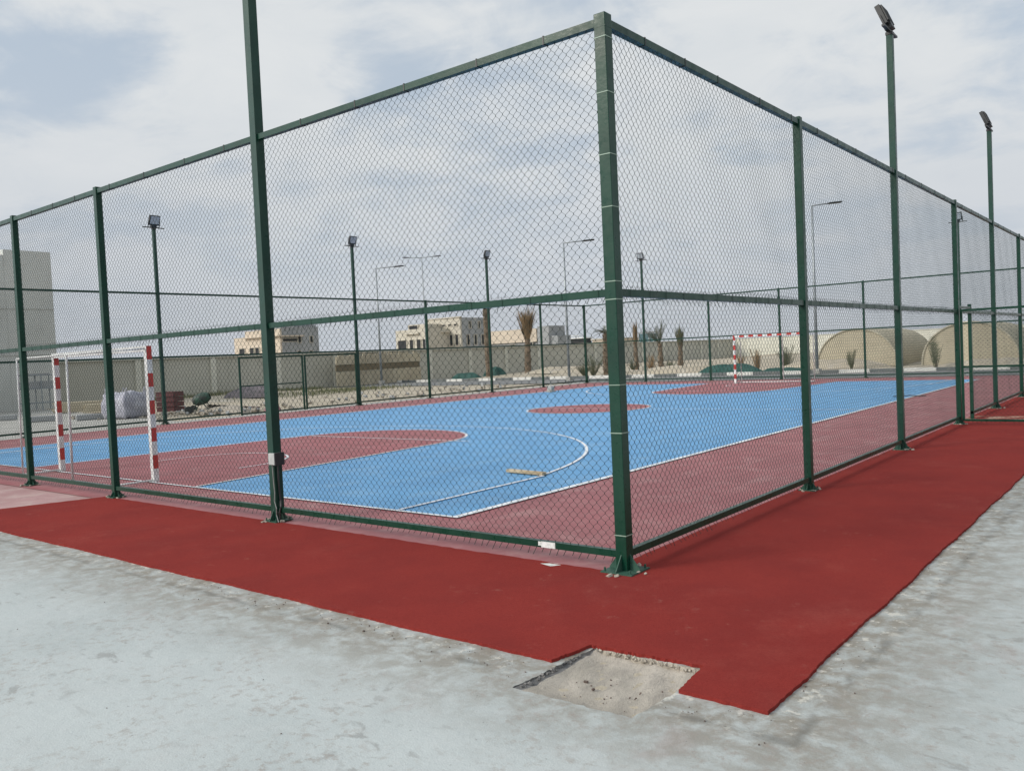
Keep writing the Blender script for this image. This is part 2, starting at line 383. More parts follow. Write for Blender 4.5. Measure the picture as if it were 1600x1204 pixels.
tag(so_, 'pale blue grey painted concrete slab with dirt smudges', 'slab', kind='structure')
pf = MB(); n = 22
for j in range(n+1):
    for i in range(n+1):
        x = .56+i*(.88/n); y = -2.17+j*(.82/n)
        e = min((x-.6), (1.36-x), (y+2.14), (-1.4-y)); z = -.055+.006*math.sin(x*31+y*17)+.004*rj.uniform(-1, 1)
        if x < .74: z += max(0, (.74-x))*.34*(1+.3*rj.uniform(-1, 1))
        if y < -1.98: z += max(0, -1.98-y)*.2
        if y > -1.5: z += max(0, y+1.5)*.2
        pf.v.append((x, y, min(z, -.02)))
for j in range(n):
    for i in range(n): pf.f.append((j*(n+1)+i, j*(n+1)+i+1, (j+1)*(n+1)+i+1, (j+1)*(n+1)+i)); pf.mi.append(1 if i < 3 else 0)
tag(pf.build('pit_floor', [M['pit'], M['pitgrey']], smooth=True), 'sandy bottom of the square pit cut into the slab', 'pit floor', kind='structure')
# crumbly pale lip along the cut edge of the track
lip = MB()
for i in range(170):
    if i < 110: x = rj.uniform(.66, 1.35); y = -1.43+rj.uniform(-.012, .01); 
    else: x = .655+rj.uniform(-.012, .012); y = rj.uniform(-2.08, -1.44)
    s = rj.uniform(.003, .009); a = rj.uniform(0, 6.28)
    Mx = Matrix.Translation((x, y, -.022+rj.uniform(-.008, .006))) @ Matrix.Rotation(a, 4, Vector((rj.random(), rj.random(), rj.random())).normalized())
    lip.box((-s,-s,-s*.7),(s,s*.8,s*.7), 0 if i < 110 else 1, Mx)
tag(lip.build('rubble', [M['mortar'], M['pitgrey']]), 'crumbled mortar along the cut edges of the pit', 'rubble', kind='stuff')

outer = [(-8.62,-1.76),(.60,-1.745),(.655,-1.445),(1.31,-1.405),(1.345,-1.745),(1.785,-1.75),(1.77,8),(1.77,45),(-.13,45),(-.13,.5),(-.10,-.0),(-.05,-.06),(-.4,-.075),(-3,-.055),(-7.93,-.05),(-8.30,-1.18)]
segs = []
fine = jag([outer[0], outer[1]], .03, .004, rj, False)[:-1]+jag([outer[1], outer[2]], .015, .006, rj, False)[:-1]+jag([outer[2], outer[3]], .015, .008, rj, False)[:-1]+jag([outer[3], outer[4]], .015, .004, rj, False)[:-1]+jag([outer[4], outer[5]], .02, .004, rj, False)[:-1]+jag([outer[5], outer[6]], .03, .0045, rj, False)[:-1]+[outer[6], outer[7], outer[8]]+jag([outer[8], outer[9]], .5, .006, rj, False)[:-1]+jag([outer[9], outer[10]], .05, .005, rj, False)[:-1]+jag([outer[10], outer[11]], .04, .008, rj, False)[:-1]+jag([outer[11], outer[12]], .06, .01, rj, False)[:-1]+jag([outer[12], outer[13]], .08, .012, rj, False)[:-1]+jag([outer[13], outer[14]], .05, .006, rj, False)[:-1]+jag([outer[14], outer[15]], .05, .006, rj, False)[:-1]+[outer[15]]
fine = [(x+(.006*math.sin(y*3.1)+.004*math.sin(y*9.3+1) if x > 1.7 and y > -1.7 else 0), y+(.007*math.sin(x*2.3)+.004*math.sin(x*7.7+2) if y < -1.7 and (x < .55 or 1.4 < x < 1.7) else 0)) for x, y in fine]
sq = [(-.70,-.13),(-.56,-.165),(-.50,-.085),(-.63,-.055-.03)]
tr = fill(fine, [jag(sq, .04, .002, rj)], .004, 'track', [M['track']], .018, .003)
tag(tr, 'dark red rubber track wrapped around the outside of the fence', 'track', kind='structure')
tag(MB().poly([(-.72,-.18),(-.48,-.18),(-.48,-.06),(-.72,-.06)], .001).build('bare_patch', M['white_sticker']), 'small pale unpainted square near the corner post', 'bare patch', kind='structure')

ct = MB(); ct.poly([(-21.15,-.16),(.2,-.16),(.2,31.25),(-21.15,31.25)], -.004, 0)
ct.poly([(-40,-1.75),(-8.0,-1.75),(-7.6,-.16),(-40,-.16)], -.009, 1)
tag(ct.build('court', [M['pink'], M['oldpink']]), 'faded dusty red court surface inside the fence', 'court', kind='structure')
BX0, BX1, BY0, BY1 = -18.05, -2.58, .96, 28.45
CX = -10.2
def arc(cx, cy, r, a0, a1, n=40): return [(cx+r*math.cos(R(a0+(a1-a0)*i/n)), cy+r*math.sin(R(a0+(a1-a0)*i/n))) for i in range(n+1)]
tag(MB().poly([(BX0,BY0),(BX1,BY0),(BX1,BY1),(BX0,BY1)], .000).build('court_blue_area', M['blue']), 'bright blue playing area of the court', 'court area', kind='structure')
key = [(-7.47,BY0),(-7.88,5.6)]+[(CX+.02+2.25*math.cos(R(a)), 6.35+2.1*math.sin(R(a))) for a in range(0, 181, 6)]+[(-12.55,5.6),(-12.95,BY0)]
mir = lambda pts: [(x, BY0+BY1-y) for x, y in pts]
cen = arc(-10.12, 14.75, 1.75, 0, 354, 59)
rz = MB(); rz.poly(key, .004); rz.poly(mir(key)[::-1], .004); rz.poly(cen, .004)
tag(rz.build('court_red_zones', M['redzone']), 'faded red key areas and centre circle on the blue court', 'court area', kind='structure')
lm = MB()
def stroke(pts, w=.05, z=.008, closed=False):
    P = [Vector(p) for p in pts]; n = len(P); L = []; Rr = []
    for i in range(n):
        a = P[(i-1) % n] if (closed or i) else P[i]; b = P[(i+1) % n] if (closed or i < n-1) else P[i]
        d = (b-a).normalized(); nr = Vector((-d.y, d.x))
        sc_ = 1.0
        if (closed or 0 < i < n-1):
            d1 = (P[i]-P[i-1]).normalized(); c = max(.5, nr.dot(Vector((-d1.y, d1.x)))); sc_ = 1/c
        L.append(P[i]+nr*w/2*sc_); Rr.append(P[i]-nr*w/2*sc_)
    o = len(lm.v); lm.v += [(p.x, p.y, z) for p in L]+[(p.x, p.y, z) for p in Rr]
    for i in range(n if closed else n-1):
        j = (i+1) % n; lm.f.append((o+i, o+j, o+n+j, o+n+i)[::-1]); lm.mi.append(0)
stroke([(BX0,BY0),(BX1,BY0),(BX1,BY1),(BX0,BY1)], .055, .008, True)
stroke(cen, .05, .008, True)
stroke([(BX0+.03,14.72),(BX1-.03,14.72)], .045, .0095)
for f in (lambda p: p, mir):
    stroke(f([(x, y) for x, y in key]), .05, .0105)
    stroke(f([(-12.2,6.62),(-7.5,6.72)]), .05, .0125)
    stroke(f([(-3.43,BY0+.03),(-3.43,3.6)]+arc(-10.15, 2.55, 6.75, 9, 171, 60)+[(-16.9,3.6),(-16.9,BY0+.03)]), .05, .0115)
    stroke(f([(-8.67,2.45)]+arc(-9.95, 2.75, 1.28, 0, 180, 24)+[(-11.23,2.45)]), .04, .0135)
tag(lm.build('court_lines', M['line']), 'thin white painted lines of the court', 'court lines', kind='structure')
# loose crumbs on the slab
cr_ = MB(); rc = random.Random(5)
for i in range(260):
    q = rc.random()
    if q < .12: x = rc.gauss(1.05, .15); y = rc.gauss(-1.85, .13); z = -.052
    elif q < .65: x = rc.uniform(-3, 2.0); y = -1.78-abs(rc.gauss(0, .14)); z = -.012
    elif q < .85: y = rc.uniform(-1.8, 6); x = 1.80+abs(rc.gauss(0, .12)); z = -.012
    else: x = rc.uniform(-4, 5); y = rc.uniform(-4.2, -1.9); z = -.012
    if q >= .12 and .62 < x < 1.32 and -2.12 < y < -1.4: continue
    s = rc.uniform(.0012, .0045)*(1.0 if q < .12 else .8)*(2.6 if rc.random() < .06 else 1)
    Mx = Matrix.Translation((x, y, z+s*.5)) @ Matrix.Rotation(rc.uniform(0, 6.28), 4, 'Z')
    cr_.box((-s,-s*.7,-s*.6),(s,s*.7,s*.5), 0, Mx)
tag(cr_.build('crumbs', M['stone']), 'dark crumbs scattered on the slab around the pit', 'debris', kind='stuff')

# ------------------------------------------------------------------ chain link fences
HT, HM, HB = 3.975, 2.04, .125       # rail centre heights
PW, PH, WR = .0362, .0735, .0018
def wire_mesh(width, z0, z1, seed=0, bulge=.012, r=WR, tail_lo=True, outs=1):
    """zigzag wires woven along x, from z0 to z1; returns a mesh with x in 0..width"""
    rg = np.random.RandomState(seed); n = int(round(width/PW)); pw = width/n
    K = int((z1-z0)/(PH/2)); V = []; F = []; o = 0
    for i in range(n):
        xc = (i+.5)*pw; sgn = 1 if i % 2 == 0 else -1
        pts = []
        for k in range(K+1):
            s = sgn*(1 if k % 2 == 0 else -1); z = z0+k*PH/2
            x = xc+s*(pw/2+r*.6); y = r*.9*s*(1 if i % 2 else -1)
            c = PH*.06
            if k == 0:
                e = np.random.RandomState(seed*1000+(i+(1 if s > 0 else 0))//1).uniform(-1, 1, 3)
                pts.append((x+.012+.010*e[0], y+outs*(.030+.012*e[1]), z-.062-.014*e[2]))
            pts.append((x, y, z-c)); pts.append((x, y, z+c))
        P = np.array(pts)
        xx = P[:, 0]; zzv = P[:, 2]
        P[:, 1] += bulge*np.sin(xx*2.3+seed)*np.sin(zzv*1.9+seed*2.)+bulge*.5*np.sin(xx*6.1+zzv*3.7+seed)
        P[:, 0] += .007*np.sin(zzv*2.7+xx*1.3+seed)+.0025*np.sin(zzv*11+xx*9+seed)
        P[:, 2] += .009*np.sin(xx*1.9+seed*3.)+.0025*np.sin(xx*13+zzv*7)
        ang = np.array([90, 210, 330])*math.pi/180
        ring = np.stack([np.cos(ang)*r*1.25, np.sin(ang)*r, 0*ang], 1)      # cross-section in the x/y plane
        VV = (P[:, None, :]+ring[None]).reshape(-1, 3); m_ = len(P)
        V.append(VV); a = np.arange(m_-1)[:, None]*3; j = np.arange(3)[None]; jn = (j+1) % 3
        F.append(np.stack([a+j, a+jn, a+3+jn, a+3+j], -1).reshape(-1, 4)+o); o += m_*3
    V = np.concatenate(V); F = np.concatenate(F)
    me = bpy.data.meshes.new('wire_mesh'); me.vertices.add(len(V)); me.vertices.foreach_set('co', V.astype(np.float32).ravel())
    me.loops.add(F.size); me.loops.foreach_set('vertex_index', F.astype(np.int32).ravel())
    me.polygons.add(len(F)); me.polygons.foreach_set('loop_start', np.arange(0, F.size, 4, dtype=np.int32))
    me.materials.append(M['wire']); me.update(calc_edges=True); me.validate(); return me
far_lo = wire_mesh(3.8, .095, 2.075, 5, .005, .0015); far_hi = wire_mesh(3.8, 2.04, 3.96, 6, .005, .0015)

def place(me_or_mb, name, parent, loc, rz=0, sx=1, mats=None):
    o = bpy.data.objects.new(name, me_or_mb); COL.objects.link(o); o.parent = parent; o.location = loc; o.rotation_euler = (0,0,rz); o.scale = (sx,1,1); return o

def gusset(mb, w, dirv, L=.085, h=.13, th=.007):
    dx_, dy_ = dirv; px_, py_ = -dy_, dx_
    a = w/2-.001
    vs = []
    for s in (-th/2, th/2):
        vs += [(dx_*a+px_*s, dy_*a+py_*s, .012), (dx_*(a+L)+px_*s, dy_*(a+L)+py_*s, .012), (dx_*(a+L)+px_*s, dy_*(a+L)+py_*s, .022), (dx_*a+px_*s, dy_*a+py_*s, h)]
    mb.add(vs, [(0,1,2,3),(7,6,5,4),(0,4,5,1),(1,5,6,2),(2,6,7,3),(3,7,4,0)])
def post(parent, x, y, w, h, name='post', base=True, mat=None):
    mb = MB(); mb.box((-w/2,-w/2,.0),(w/2,w/2,h))
    o = mb.build(name, mat or M['green'], parent, (x, y, 0), bevel=.004)
    if base:
        big = w > .09; b = MB(); s = w/2+(.085 if big else .05); b.box((-s,-s,.004),(s,s,.014))
        for d in ((1,0),(-1,0),(0,1),(0,-1)): gusset(b, w, d, .085 if big else .048, .13 if big else .085)
        for sx_ in (-1, 1):
            for sy_ in (-1, 1): b.tube([(sx_*(s-.025), sy_*(s-.025), .012),(sx_*(s-.025), sy_*(s-.025), .04)], .008, 6)
        b.build('base_plate', M['dusty_green'], o)
        gm = MB(); rr = random.Random(int(x*10+y*7))
        for i in range(9):
            a = rr.uniform(0, 6.28); d = rr.uniform(s*.9, s*1.5); q = rr.uniform(.008, .022)
            Mx = Matrix.Translation((math.cos(a)*d, math.sin(a)*d, .006)) @ Matrix.Rotation(rr.uniform(0, 3), 4, Vector((rr.random(), rr.random(), 1)).normalized())
            gm.box((-q,-q*.8,-q*.5),(q,q*.8,q*.6), 0, Mx)
        if w > .0: tag(gm.build('grout', M['mortar'], o), kind='stuff')
    return o

def fence(name, label, A, B, posts, out, group, own_mesh=0, gaps=(), gap_hdr=2.12, mesh_off=.018, skip_rail_at=(), extra_hi=None):
    """straight fence from A to B; posts = distances of posts (with width) from A; out = outward normal; gaps = bays with a gate"""
    A = Vector((*A, 0)); B = Vector((*B, 0)); d = (B-A).normalized(); rz = math.atan2(d.y, d.x)
    root = empty(name, A, rz); tag(root, label, 'fence', group)
    # local frame: x along the fence, +y = left of travel
    side = -1 if out == 'R' else 1
    for s, w, own in posts:
        if own: 
            post(root, s, 0, w, HT+.055, base=True)
    ps = [(s, w) for s, w, _ in posts]
    for i in range(len(ps)-1):
        (s0, w0), (s1, w1) = ps[i], ps[i+1]; a, b = s0+w0/2, s1+w1/2-w1; L = b-a
        tr_ = MB(); tr_.box((a,-.028,HT-.028),(b,.028,HT+.028)); nb = int(L/.85)
        q = a+.4+random.uniform(0, .2)
        while q < b-.1:
            tr_.box((q-.006,-.031,HT-.031),(q+.006,.031,HT+.034), 1); q += random.uniform(.62, .95)
        tr_.build('top_rail', [M['green'], M['black']], root, bevel=0)
        gap = [g_ for g_ in gaps if g_[0] < (s0+s1)/2 < g_[1] or (s0 <= g_[0]+.01 and g_[1] <= s1+.01)]
        lo_spans = [(a, b)]
        if gap:
            g0, g1 = gap[0][0], gap[0][1]; lo_spans = [t_ for t_ in ((a, g0), (g1, b)) if t_[1]-t_[0] > .1]
        mr = MB(); mr.box((a,-.027,HM-.027),(b,.027,HM+.027))
        for j in range(int(L/.3)):
            q = a+.1+j*.3+random.uniform(-.04, .04); mr.tube([(q, side*.03, HM-.035-random.random()*.012),(q+.004, side*.033, HM+.03+random.random()*.02)], .0016, 4, 1)
        mr.build('middle_rail', [M['green'], M['wire']], root)
        for (x0, x1) in lo_spans:
            br_ = MB(); br_.box((x0,-.025,HB-.025),(x1,.025,HB+.025)); o = br_.build('bottom_rail', M['green'], root)
            o['z'] = 0; del o['z']
            Lx = x1-x0
            if own_mesh and i < own_mesh: me = wire_mesh(Lx, .115, 2.10, own_mesh*17+i, .010 if i == 0 else .004, .0019, outs=side)
            else: me = far_lo
            place(me, 'wire_mesh', root, (x0, -side*mesh_off, 0), 0, Lx/3.8 if me is far_lo else 1)
        if own_mesh and i < own_mesh: me = wire_mesh(L, 2.04, 3.985, own_mesh*29+i, .012 if i == 0 else .004, .0019, outs=side)
        else: me = far_hi
        place(me, 'wire_mesh', root, (a, -side*mesh_off, 0), 0, L/3.8 if me is far_hi else 1)
    return root
# near short side (travels toward -X): corner post, floodlight pole at 4.22, posts beyond
F1 = fence('chain_link_fence', 'green chain link fence running left from the near corner post, in front of the goal', (0,0), (-21.1,0),
      [(0,.094,True),(4.215,.10,False),(7.72,.08,True),(10.36,.08,True),(13.9,.08,True),(17.5,.10,False),(21.1,.10,False)], 'L', 'chain link fences round the court', own_mesh=3)
F2 = fence('chain_link_fence', 'green chain link fence running right from the near corner post, with the open gate', (0,0), (0,31.17),
      [(0,.10,False),(3.865,.08,True),(7.675,.085,False),(11.62,.08,True),(15.32,.085,False),(18.94,.08,True),(22.9,.085,False),(27,.08,True),(31.17,.10,False)], 'R', 'chain link fences round the court', own_mesh=4, gaps=[(11.62+.04,12.74)])
F3 = fence('chain_link_fence', 'green chain link fence along the far side with a closed double gate in it', (-21.1,0), (-21.1,31.17),
      [(0,.10,True),(4.1,.08,True),(8.05,.09,False),(15.8,.09,False),(19.57,.08,True),(23.54,.09,False),(27.39,.08,True),(31.17,.10,True)], 'L', 'chain link fences round the court', gaps=[(10.68,15.75)])
F4 = fence('chain_link_fence', 'green chain link fence at the far end of the court behind the farther goal', (-21.1,31.17), (0,31.17),
      [(0,.10,False),(3.48,.09,False),(6.94,.08,True),(10.3,.08,True),(13.87,.08,True),(17.45,.09,False),(21.1,.10,True)], 'L', 'chain link fences round the court')
# pale cable ties round the corner post
cpost = [c for c in F1.children if c.name.startswith('post')][0]
for z in (.27, 1.02, 1.37, 1.99, 2.12, 2.655, 3.03, 3.47, 3.86):
    tb = MB(); s = .0485; w_ = .0032; tl = random.uniform(-.003, .003)
    tb.box((-s,-s-.001,z-w_+tl),(s,-s+.0022,z+w_+tl)); tb.box((-s,s-.002,z-w_),(s,s+.001,z+w_)); tb.box((-s-.001,-s,z-w_),(-s+.002,s,z+w_)); tb.box((s-.002,-s,z-w_-tl),(s+.001,s,z+w_-tl))
    o = tb.build('cable_tie', M['tie'], cpost)
cm = MB(); cm.box((-.048,-.048,HT-.045),(.048,.048,HT-.04)); cm.build('cap_band', M['tie'] if False else M['green_pole'], cpost)
# white label on the near bottom rail
st = MB(); st.box((.61,.0245,HB-.024),(.745,.0265,HB+.0235)).box((.745,.0245,HB-.012),(.775,.0262,HB+.020)); st.build('sticker', M['white_sticker'], F1)
# gate jamb on the right side, closed double gate on the far side
jb = MB(); jb.box((12.74,-.03,0),(12.80,.03,2.19)); jb.build('gate_jamb', M['green'], F2)
hd = MB(); hd.box((11.66,-.0245,2.10),(12.74,.0245,2.14)); hd.build('gate_header', M['green'], F2)

# opened pedestrian gate leaf, swung out at right angles from its post
gt = empty('pedestrian_gate', (.05, 11.62, 0)); tag(gt, 'green wire mesh gate leaf swung wide open at the right edge of the court', 'gate')
GL = 1.36
gf = MB(); gf.box((0,-.02,.06),(.04,.02,2.07)); gf.box((GL-.04,-.02,.06),(GL,.02,2.07)); gf.box((.04,-.019,.06),(GL-.04,.019,.10)); gf.box((.04,-.019,2.03),(GL-.04,.019,2.07)); gf.box((.04,-.019,1.02),(GL-.04,.019,1.055))
gf.build('gate_frame', M['green'], gt)
place(wire_mesh(GL-.06, .1, 2.05, 77, .006), 'wire_mesh', gt, (.03,.012,0))
lt = MB(); lt.box((GL-.10,-.035,1.0),(GL-.02,-.02,1.10)); lt.tube([(GL-.06,-.03,1.05),(GL-.06,-.07,1.05),(GL-.14,-.07,1.05)], .007, 6); lt.build('latch', M['galv'], gt)
def far_gate(y0, y1, label, cross):
    q = empty('vehicle_gate', (-21.1, y0, 0), R(90)); tag(q, label, 'gate', 'closed gates in the far fence'); L = y1-y0
    f_ = MB(); f_.box((0,-.025,.04),(.05,.025,1.96)); f_.box((L-.05,-.025,.04),(L,.025,1.96)); f_.box((.05,-.024,.06),(L-.05,.024,.11)); f_.box((.05,-.024,1.91),(L-.05,.024,1.96))
    if cross: f_.box((.05,-.02,.98),(L-.05,.02,1.02))
    f_.build('gate_frame', M['green'], q)
    place(far_lo, 'wire_mesh', q, (.05,.01,-.05), 0, (L-.1)/3.8)
far_gate(10.70, 13.28, 'left leaf of the closed gate in the far fence with a crossbar at half height', True)
far_gate(13.34, 15.72, 'right leaf of the closed gate in the far fence, plain without a crossbar', False)

# ------------------------------------------------------------------ floodlight poles
def flood_pole(x, y, w, face, label, top=6.0):
    """face = angle the lamp faces (radians, world)"""
    root = empty('floodlight_pole', (x, y, 0), face); tag(root, label, 'floodlight', 'floodlight poles round the court')
    c, s = math.cos(-face), math.sin(-face)
    def rotz(mb): 
        mb.v = [(v[0]*c-v[1]*s, v[0]*s+v[1]*c, v[2]) for v in mb.v]; return mb
    p = MB().box((-w/2,-w/2,0),(w/2,w/2,top-.10)); pl = p.build('pole', M['green_pole'], root, bevel=.004)
    b = MB(); q = w/2+.06; b.box((-q,-q,.004),(q,q,.014))
    for d in ((1,0),(-1,0),(0,1),(0,-1)): gusset(b, w, d, .058, .13)
    for sx_ in (-1, 1):
        for sy_ in (-1, 1): b.tube([(sx_*(q-.025), sy_*(q-.025), .012),(sx_*(q-.025), sy_*(q-.025), .04)], .008, 6)
    b.build('base_plate', M['dusty_green'], root)
    g_ = MB(); rr = random.Random(int(x*13+y*5))
    for i in range(10):
        a = rr.uniform(0, 6.28); d = rr.uniform(q*.9, q*1.5); e = rr.uniform(.01, .028)
        g_.box((-e,-e*.8,-e*.5),(e,e*.8,e*.6), 0, Matrix.Translation((math.cos(a)*d, math.sin(a)*d, .006)) @ Matrix.Rotation(rr.uniform(0, 3), 4, Vector((rr.random(), rr.random(), 1)).normalized()))
    tag(g_.build('grout', M['mortar'], root), kind='stuff')
    cb_ = MB(); cb_.box((-w/2-.006,-w/2-.006,top-.10),(w/2+.006,w/2+.006,top-.06)); cb_.box((-.022,-.33,top-.055),(.022,.33,top-.03)); cb_.build('crossbar', M['black'], root)
    # lamp leans out over the court; local +x is the facing direction
    T = Matrix.Translation((.0, .0, top-.03)) @ Matrix.Rotation(R(22), 4, 'Y')
    h = MB(); h.box((-.045,-.165,.06),(.025,.165,.36), 0, T)
    for k_ in range(9): h.box((-.07,-.15+k_*.037-.004,.09),(-.045,-.15+k_*.037+.004,.34), 0, T)
    h.box((-.065,-.08,.0),(.045,.08,.09), 0, T)
    lp_ = h.build('floodlight', M['black'], root, bevel=.005)
    l = MB(); l.box((.0255,-.14,.105),(.028,.14,.34), 0, T); l.build('lens', M['lens'], lp_)
    br_ = MB()
    for sy_ in (-1, 1): br_.bar((0, sy_*.175, top-.03), T @ Vector((0, sy_*.175, .20)), .026, .006)
    br_.box((-.015,-.18,top-.031),(.015,.18,top-.024)); br_.build('bracket', M['black'], root)
    return root
P1 = flood_pole(-4.215, 0, .10, R(90), 'thick green pole in the left fence carrying a small grey junction box')
flood_pole(0, 7.675, .085, R(180), 'tall floodlight pole of the right fence, second post right of the corner')
flood_pole(0, 15.32, .085, R(180), 'tall floodlight pole of the right fence, just beyond the open gate')
flood_pole(0, 22.9, .085, R(180), 'floodlight pole of the right fence farthest along its line')
flood_pole(-21.1, 8.05, .09, R(0), 'floodlight pole of the far fence just right of the nearer goal')
flood_pole(-21.1, 15.8, .09, R(0), 'floodlight pole of the far fence at the right end of the closed gate')
flood_pole(-21.1, 23.54, .09, R(0), 'floodlight pole of the far fence in front of the tall brown palm trunk')
flood_pole(-17.62, 31.17, .09, R(-90), 'floodlight pole of the far end fence just right of the near corner post')
flood_pole(-3.65, 31.17, .09, R(-90), 'floodlight pole of the far end fence mostly hidden behind the gate post')
flood_pole(-17.5, 0, .10, R(90), 'floodlight pole at the far left of the near fence')
# junction box, conduit and cable on the near-left pole
jb = MB(); jb.box((-.035,-.10,0),(.035,-.045,.12)); jx = jb.build('junction_box', M['boxgrey'], P1, (0,0,.0), bevel=.005)
P1.children[-1].location = (0,0,0)
jx.rotation_euler = (0,0,R(-90)); jx.location = (0,0,.57)
# box sits on the pole's outer face, its dark lid toward the right
jx.data.transform(Matrix.Translation((.0,.0,0)))
ld = MB(); ld.box((-.045,-.102,-.005),(.045,-.1005,.125)); 
def worldpart(mb, name, mat, root, bevel=0):
    """mb is given in world axes relative to the root's origin; undo the root's rotation"""
    a = -root.rotation_euler.z; c, s = math.cos(a), math.sin(a)
    mb.v = [(v[0]*c-v[1]*s, v[0]*s+v[1]*c, v[2]) for v in mb.v]
    return mb.build(name, mat, root, bevel=bevel)
bpy.data.objects.remove(jx)
jbx = worldpart(MB().box((.005,-.085,.60),(.105,-.051,.72)).box((.051,-.051,.60),(.105,.03,.72)), 'junction_box', M['boxgrey'], P1, .004)
worldpart(MB().box((.106,-.082,.595),(.118,.034,.725)), 'lid', M['boxdark'], P1).parent = jbx
worldpart(MB().tube([(.075,-.02,.60),(.07,-.02,.45),(.062,-.01,.30),(.066,-.005,.22),(.10,-.03,.16),(.085,-.04,.10),(.075,-.03,.03)], .010, 8), 'conduit', M['cable'], P1)
worldpart(MB().tube([(.04,-.066,.60),(.045,-.064,.42),(.058,-.066,.30),(.05,-.07,.22),(.10,-.085,.15),(.08,-.075,.08),(.13,-.09,.012)], .0045, 6), 'cable', M['cablegrey'], P1)

# ------------------------------------------------------------------ goals
def goal(cx, y, back, label):
    """back = -1: net side toward -y, +1 toward +y"""
    root = empty('handball_goal', (cx, y, 0)); tag(root, label, 'goal', 'red and white banded goals')
    W2 = 1.54; q = .04
    def banded(name, fixed, axis):
        mb = MB(); n_ = 10 if axis == 2 else 15
        if axis == 2:
            L = 2.0/n_
            for i in range(n_): 
                red = (n_-1-i) % 2 == 0
                mb.box((fixed-q,-q,i*L),(fixed+q,q,(i+1)*L), 1 if red else 0)
                if red: mb.box((fixed-q,min(back*q,back*(q+.002)),i*L),(fixed+q,max(back*q,back*(q+.002)),(i+1)*L), 0)
        else:
            x0, x1 = -W2+q, W2-q; L = (x1-x0)/n_
            for i in range(n_): 
                mb.box((x0+i*L,-q,1.92),(x0+(i+1)*L,q,2.0), 0 if i % 2 == 0 else 1)
                mb.box((x0+i*L,min(back*q,back*(q+.002)),1.92),(x0+(i+1)*L,max(back*q,back*(q+.002)),2.0), 0)
        return mb.build(name, [M['white'], M['redband']], root)
    banded('goal_post', -W2, 2); banded('goal_post', W2, 2); banded('crossbar', 0, 0)
    D = .62*back; D2 = .60*back
    for s in (-1, 1):
        MB().tube([(s*W2, back*.04, .03),(s*W2, D, .03)], .017, 8).build('ground_bar', M['white'], root, smooth=True)
        MB().tube([(s*W2, back*.04, 1.96),(s*W2, D2, 1.93),(s*W2, D, .03)], .014, 8).build('side_hoop', M['white'], root, smooth=True)
    MB().tube([(-W2, D, .03),(W2, D, .03)], .017, 8).build('back_bar', M['white'], root, smooth=True)
    MB().tube([(-W2, D2, 1.93),(W2, D2, 1.93)], .012, 8).build('top_bar', M['white'], root, smooth=True)
    MB().tube([(.27, back*.04, 1.96),(.27, D2, 1.93),(.27, D, .03)], .018, 8).build('centre_brace', M['white'], root, smooth=True)
goal(-10.16, 1.02, -1, 'red and white banded goal standing at the left behind the near fence')
goal(-10.0, 28.0, 1, 'red and white banded goal at the far end of the court')

# timber batten and small things on the court
pk = MB(); pk.box((-.34,-.045,.012),(.34,.045,.05)); o = pk.build('timber_batten', M['wood'], None, (-3.78,3.68,0), bevel=.004); o.rotation_euler = (0,0,R(-6)); tag(o, 'short pale timber batten lying on the blue court', 'batten')
bk = MB(); bk.box((-.16,-.16,0),(.16,.16,.06)); bk.box((-.11,-.11,.06),(.11,.11,.24)); bk.tube([(0,0,.24),(0,0,.34)], .03, 8)
tag(bk.build('concrete_footing', M['concrete'], None, (-17.6,23.2,0), bevel=.01), 'small grey concrete footing on the red strip by the far fence', 'concrete block')
cb2 = MB().tube([(-.25,-.2,.02),(-.1,-.02,.02),(.1,.05,.03),(.3,.02,.02),(.5,.1,.02)], .012, 6)
tag(cb2.build('cable_piece', M['cable'], None, (-2.75,19.1,.01)), 'short dark cable lying on the right sideline', 'cable')

# ------------------------------------------------------------------ boundary walls and buildings
w1 = empty('boundary_wall', (-44,14.3,0)); tag(w1, 'long beige boundary wall behind the far fence of the court', 'wall')
mb = MB(); mb.box((-.25,0,-.3),(0,86,2.32)); 
for i in range(18): mb.box((.0,4.6+i*4.8,-.3),(.12,4.95+i*4.8,2.3))
mb.build('wall_body', M['wall'], w1); MB().box((-.3,0,2.325),(.16,86,2.40)).build('coping', M['wall'], w1)
w2 = empty('boundary_wall', (-44,100.3,0)); tag(w2, 'distant pale boundary wall along the back of the site on the right', 'wall')
MB().box((.0,0,-.3),(110,.25,2.35)).build('wall_body', M['wall'], w2); MB().box((-.1,-.05,2.355),(110,.3,2.42)).build('coping', M['wall'], w2)

def building(name, label, x0, y0, x1, y1, mats=None): 
    r_ = empty(name, (x0, y0, 0)); tag(r_, label, 'building'); return r_
def win(root, face, a, z0, w, h, const, name='window', mat=None, depth=.12):
    """dark opening with a pale frame on a face ('S' = facing -y at y=const, 'E' = facing +x at x=const)"""
    def bx(a0, z0_, a1, z1_, o0, o1):
        if face == 'S': return ((a0, const-o1, z0_), (a1, const-o0, z1_))
        return ((const+o0, a0, z0_), (const+o1, a1, z1_))
    m0 = MB(); m0.box(*bx(a, z0, a+w, z0+h, .003, .02)); o = m0.build(name, mat or M['opening'], root)
    f_ = MB(); e = .09
    f_.box(*bx(a-e, z0-e, a+w+e, z0, .002, depth)); f_.box(*bx(a-e, z0+h, a+w+e, z0+h+e, .002, depth)); f_.box(*bx(a-e, z0, a, z0+h, .002, depth-.01)); f_.box(*bx(a+w, z0, a+w+e, z0+h, .002, depth-.01))
    f_.build('frame', M['cream'], o); return o
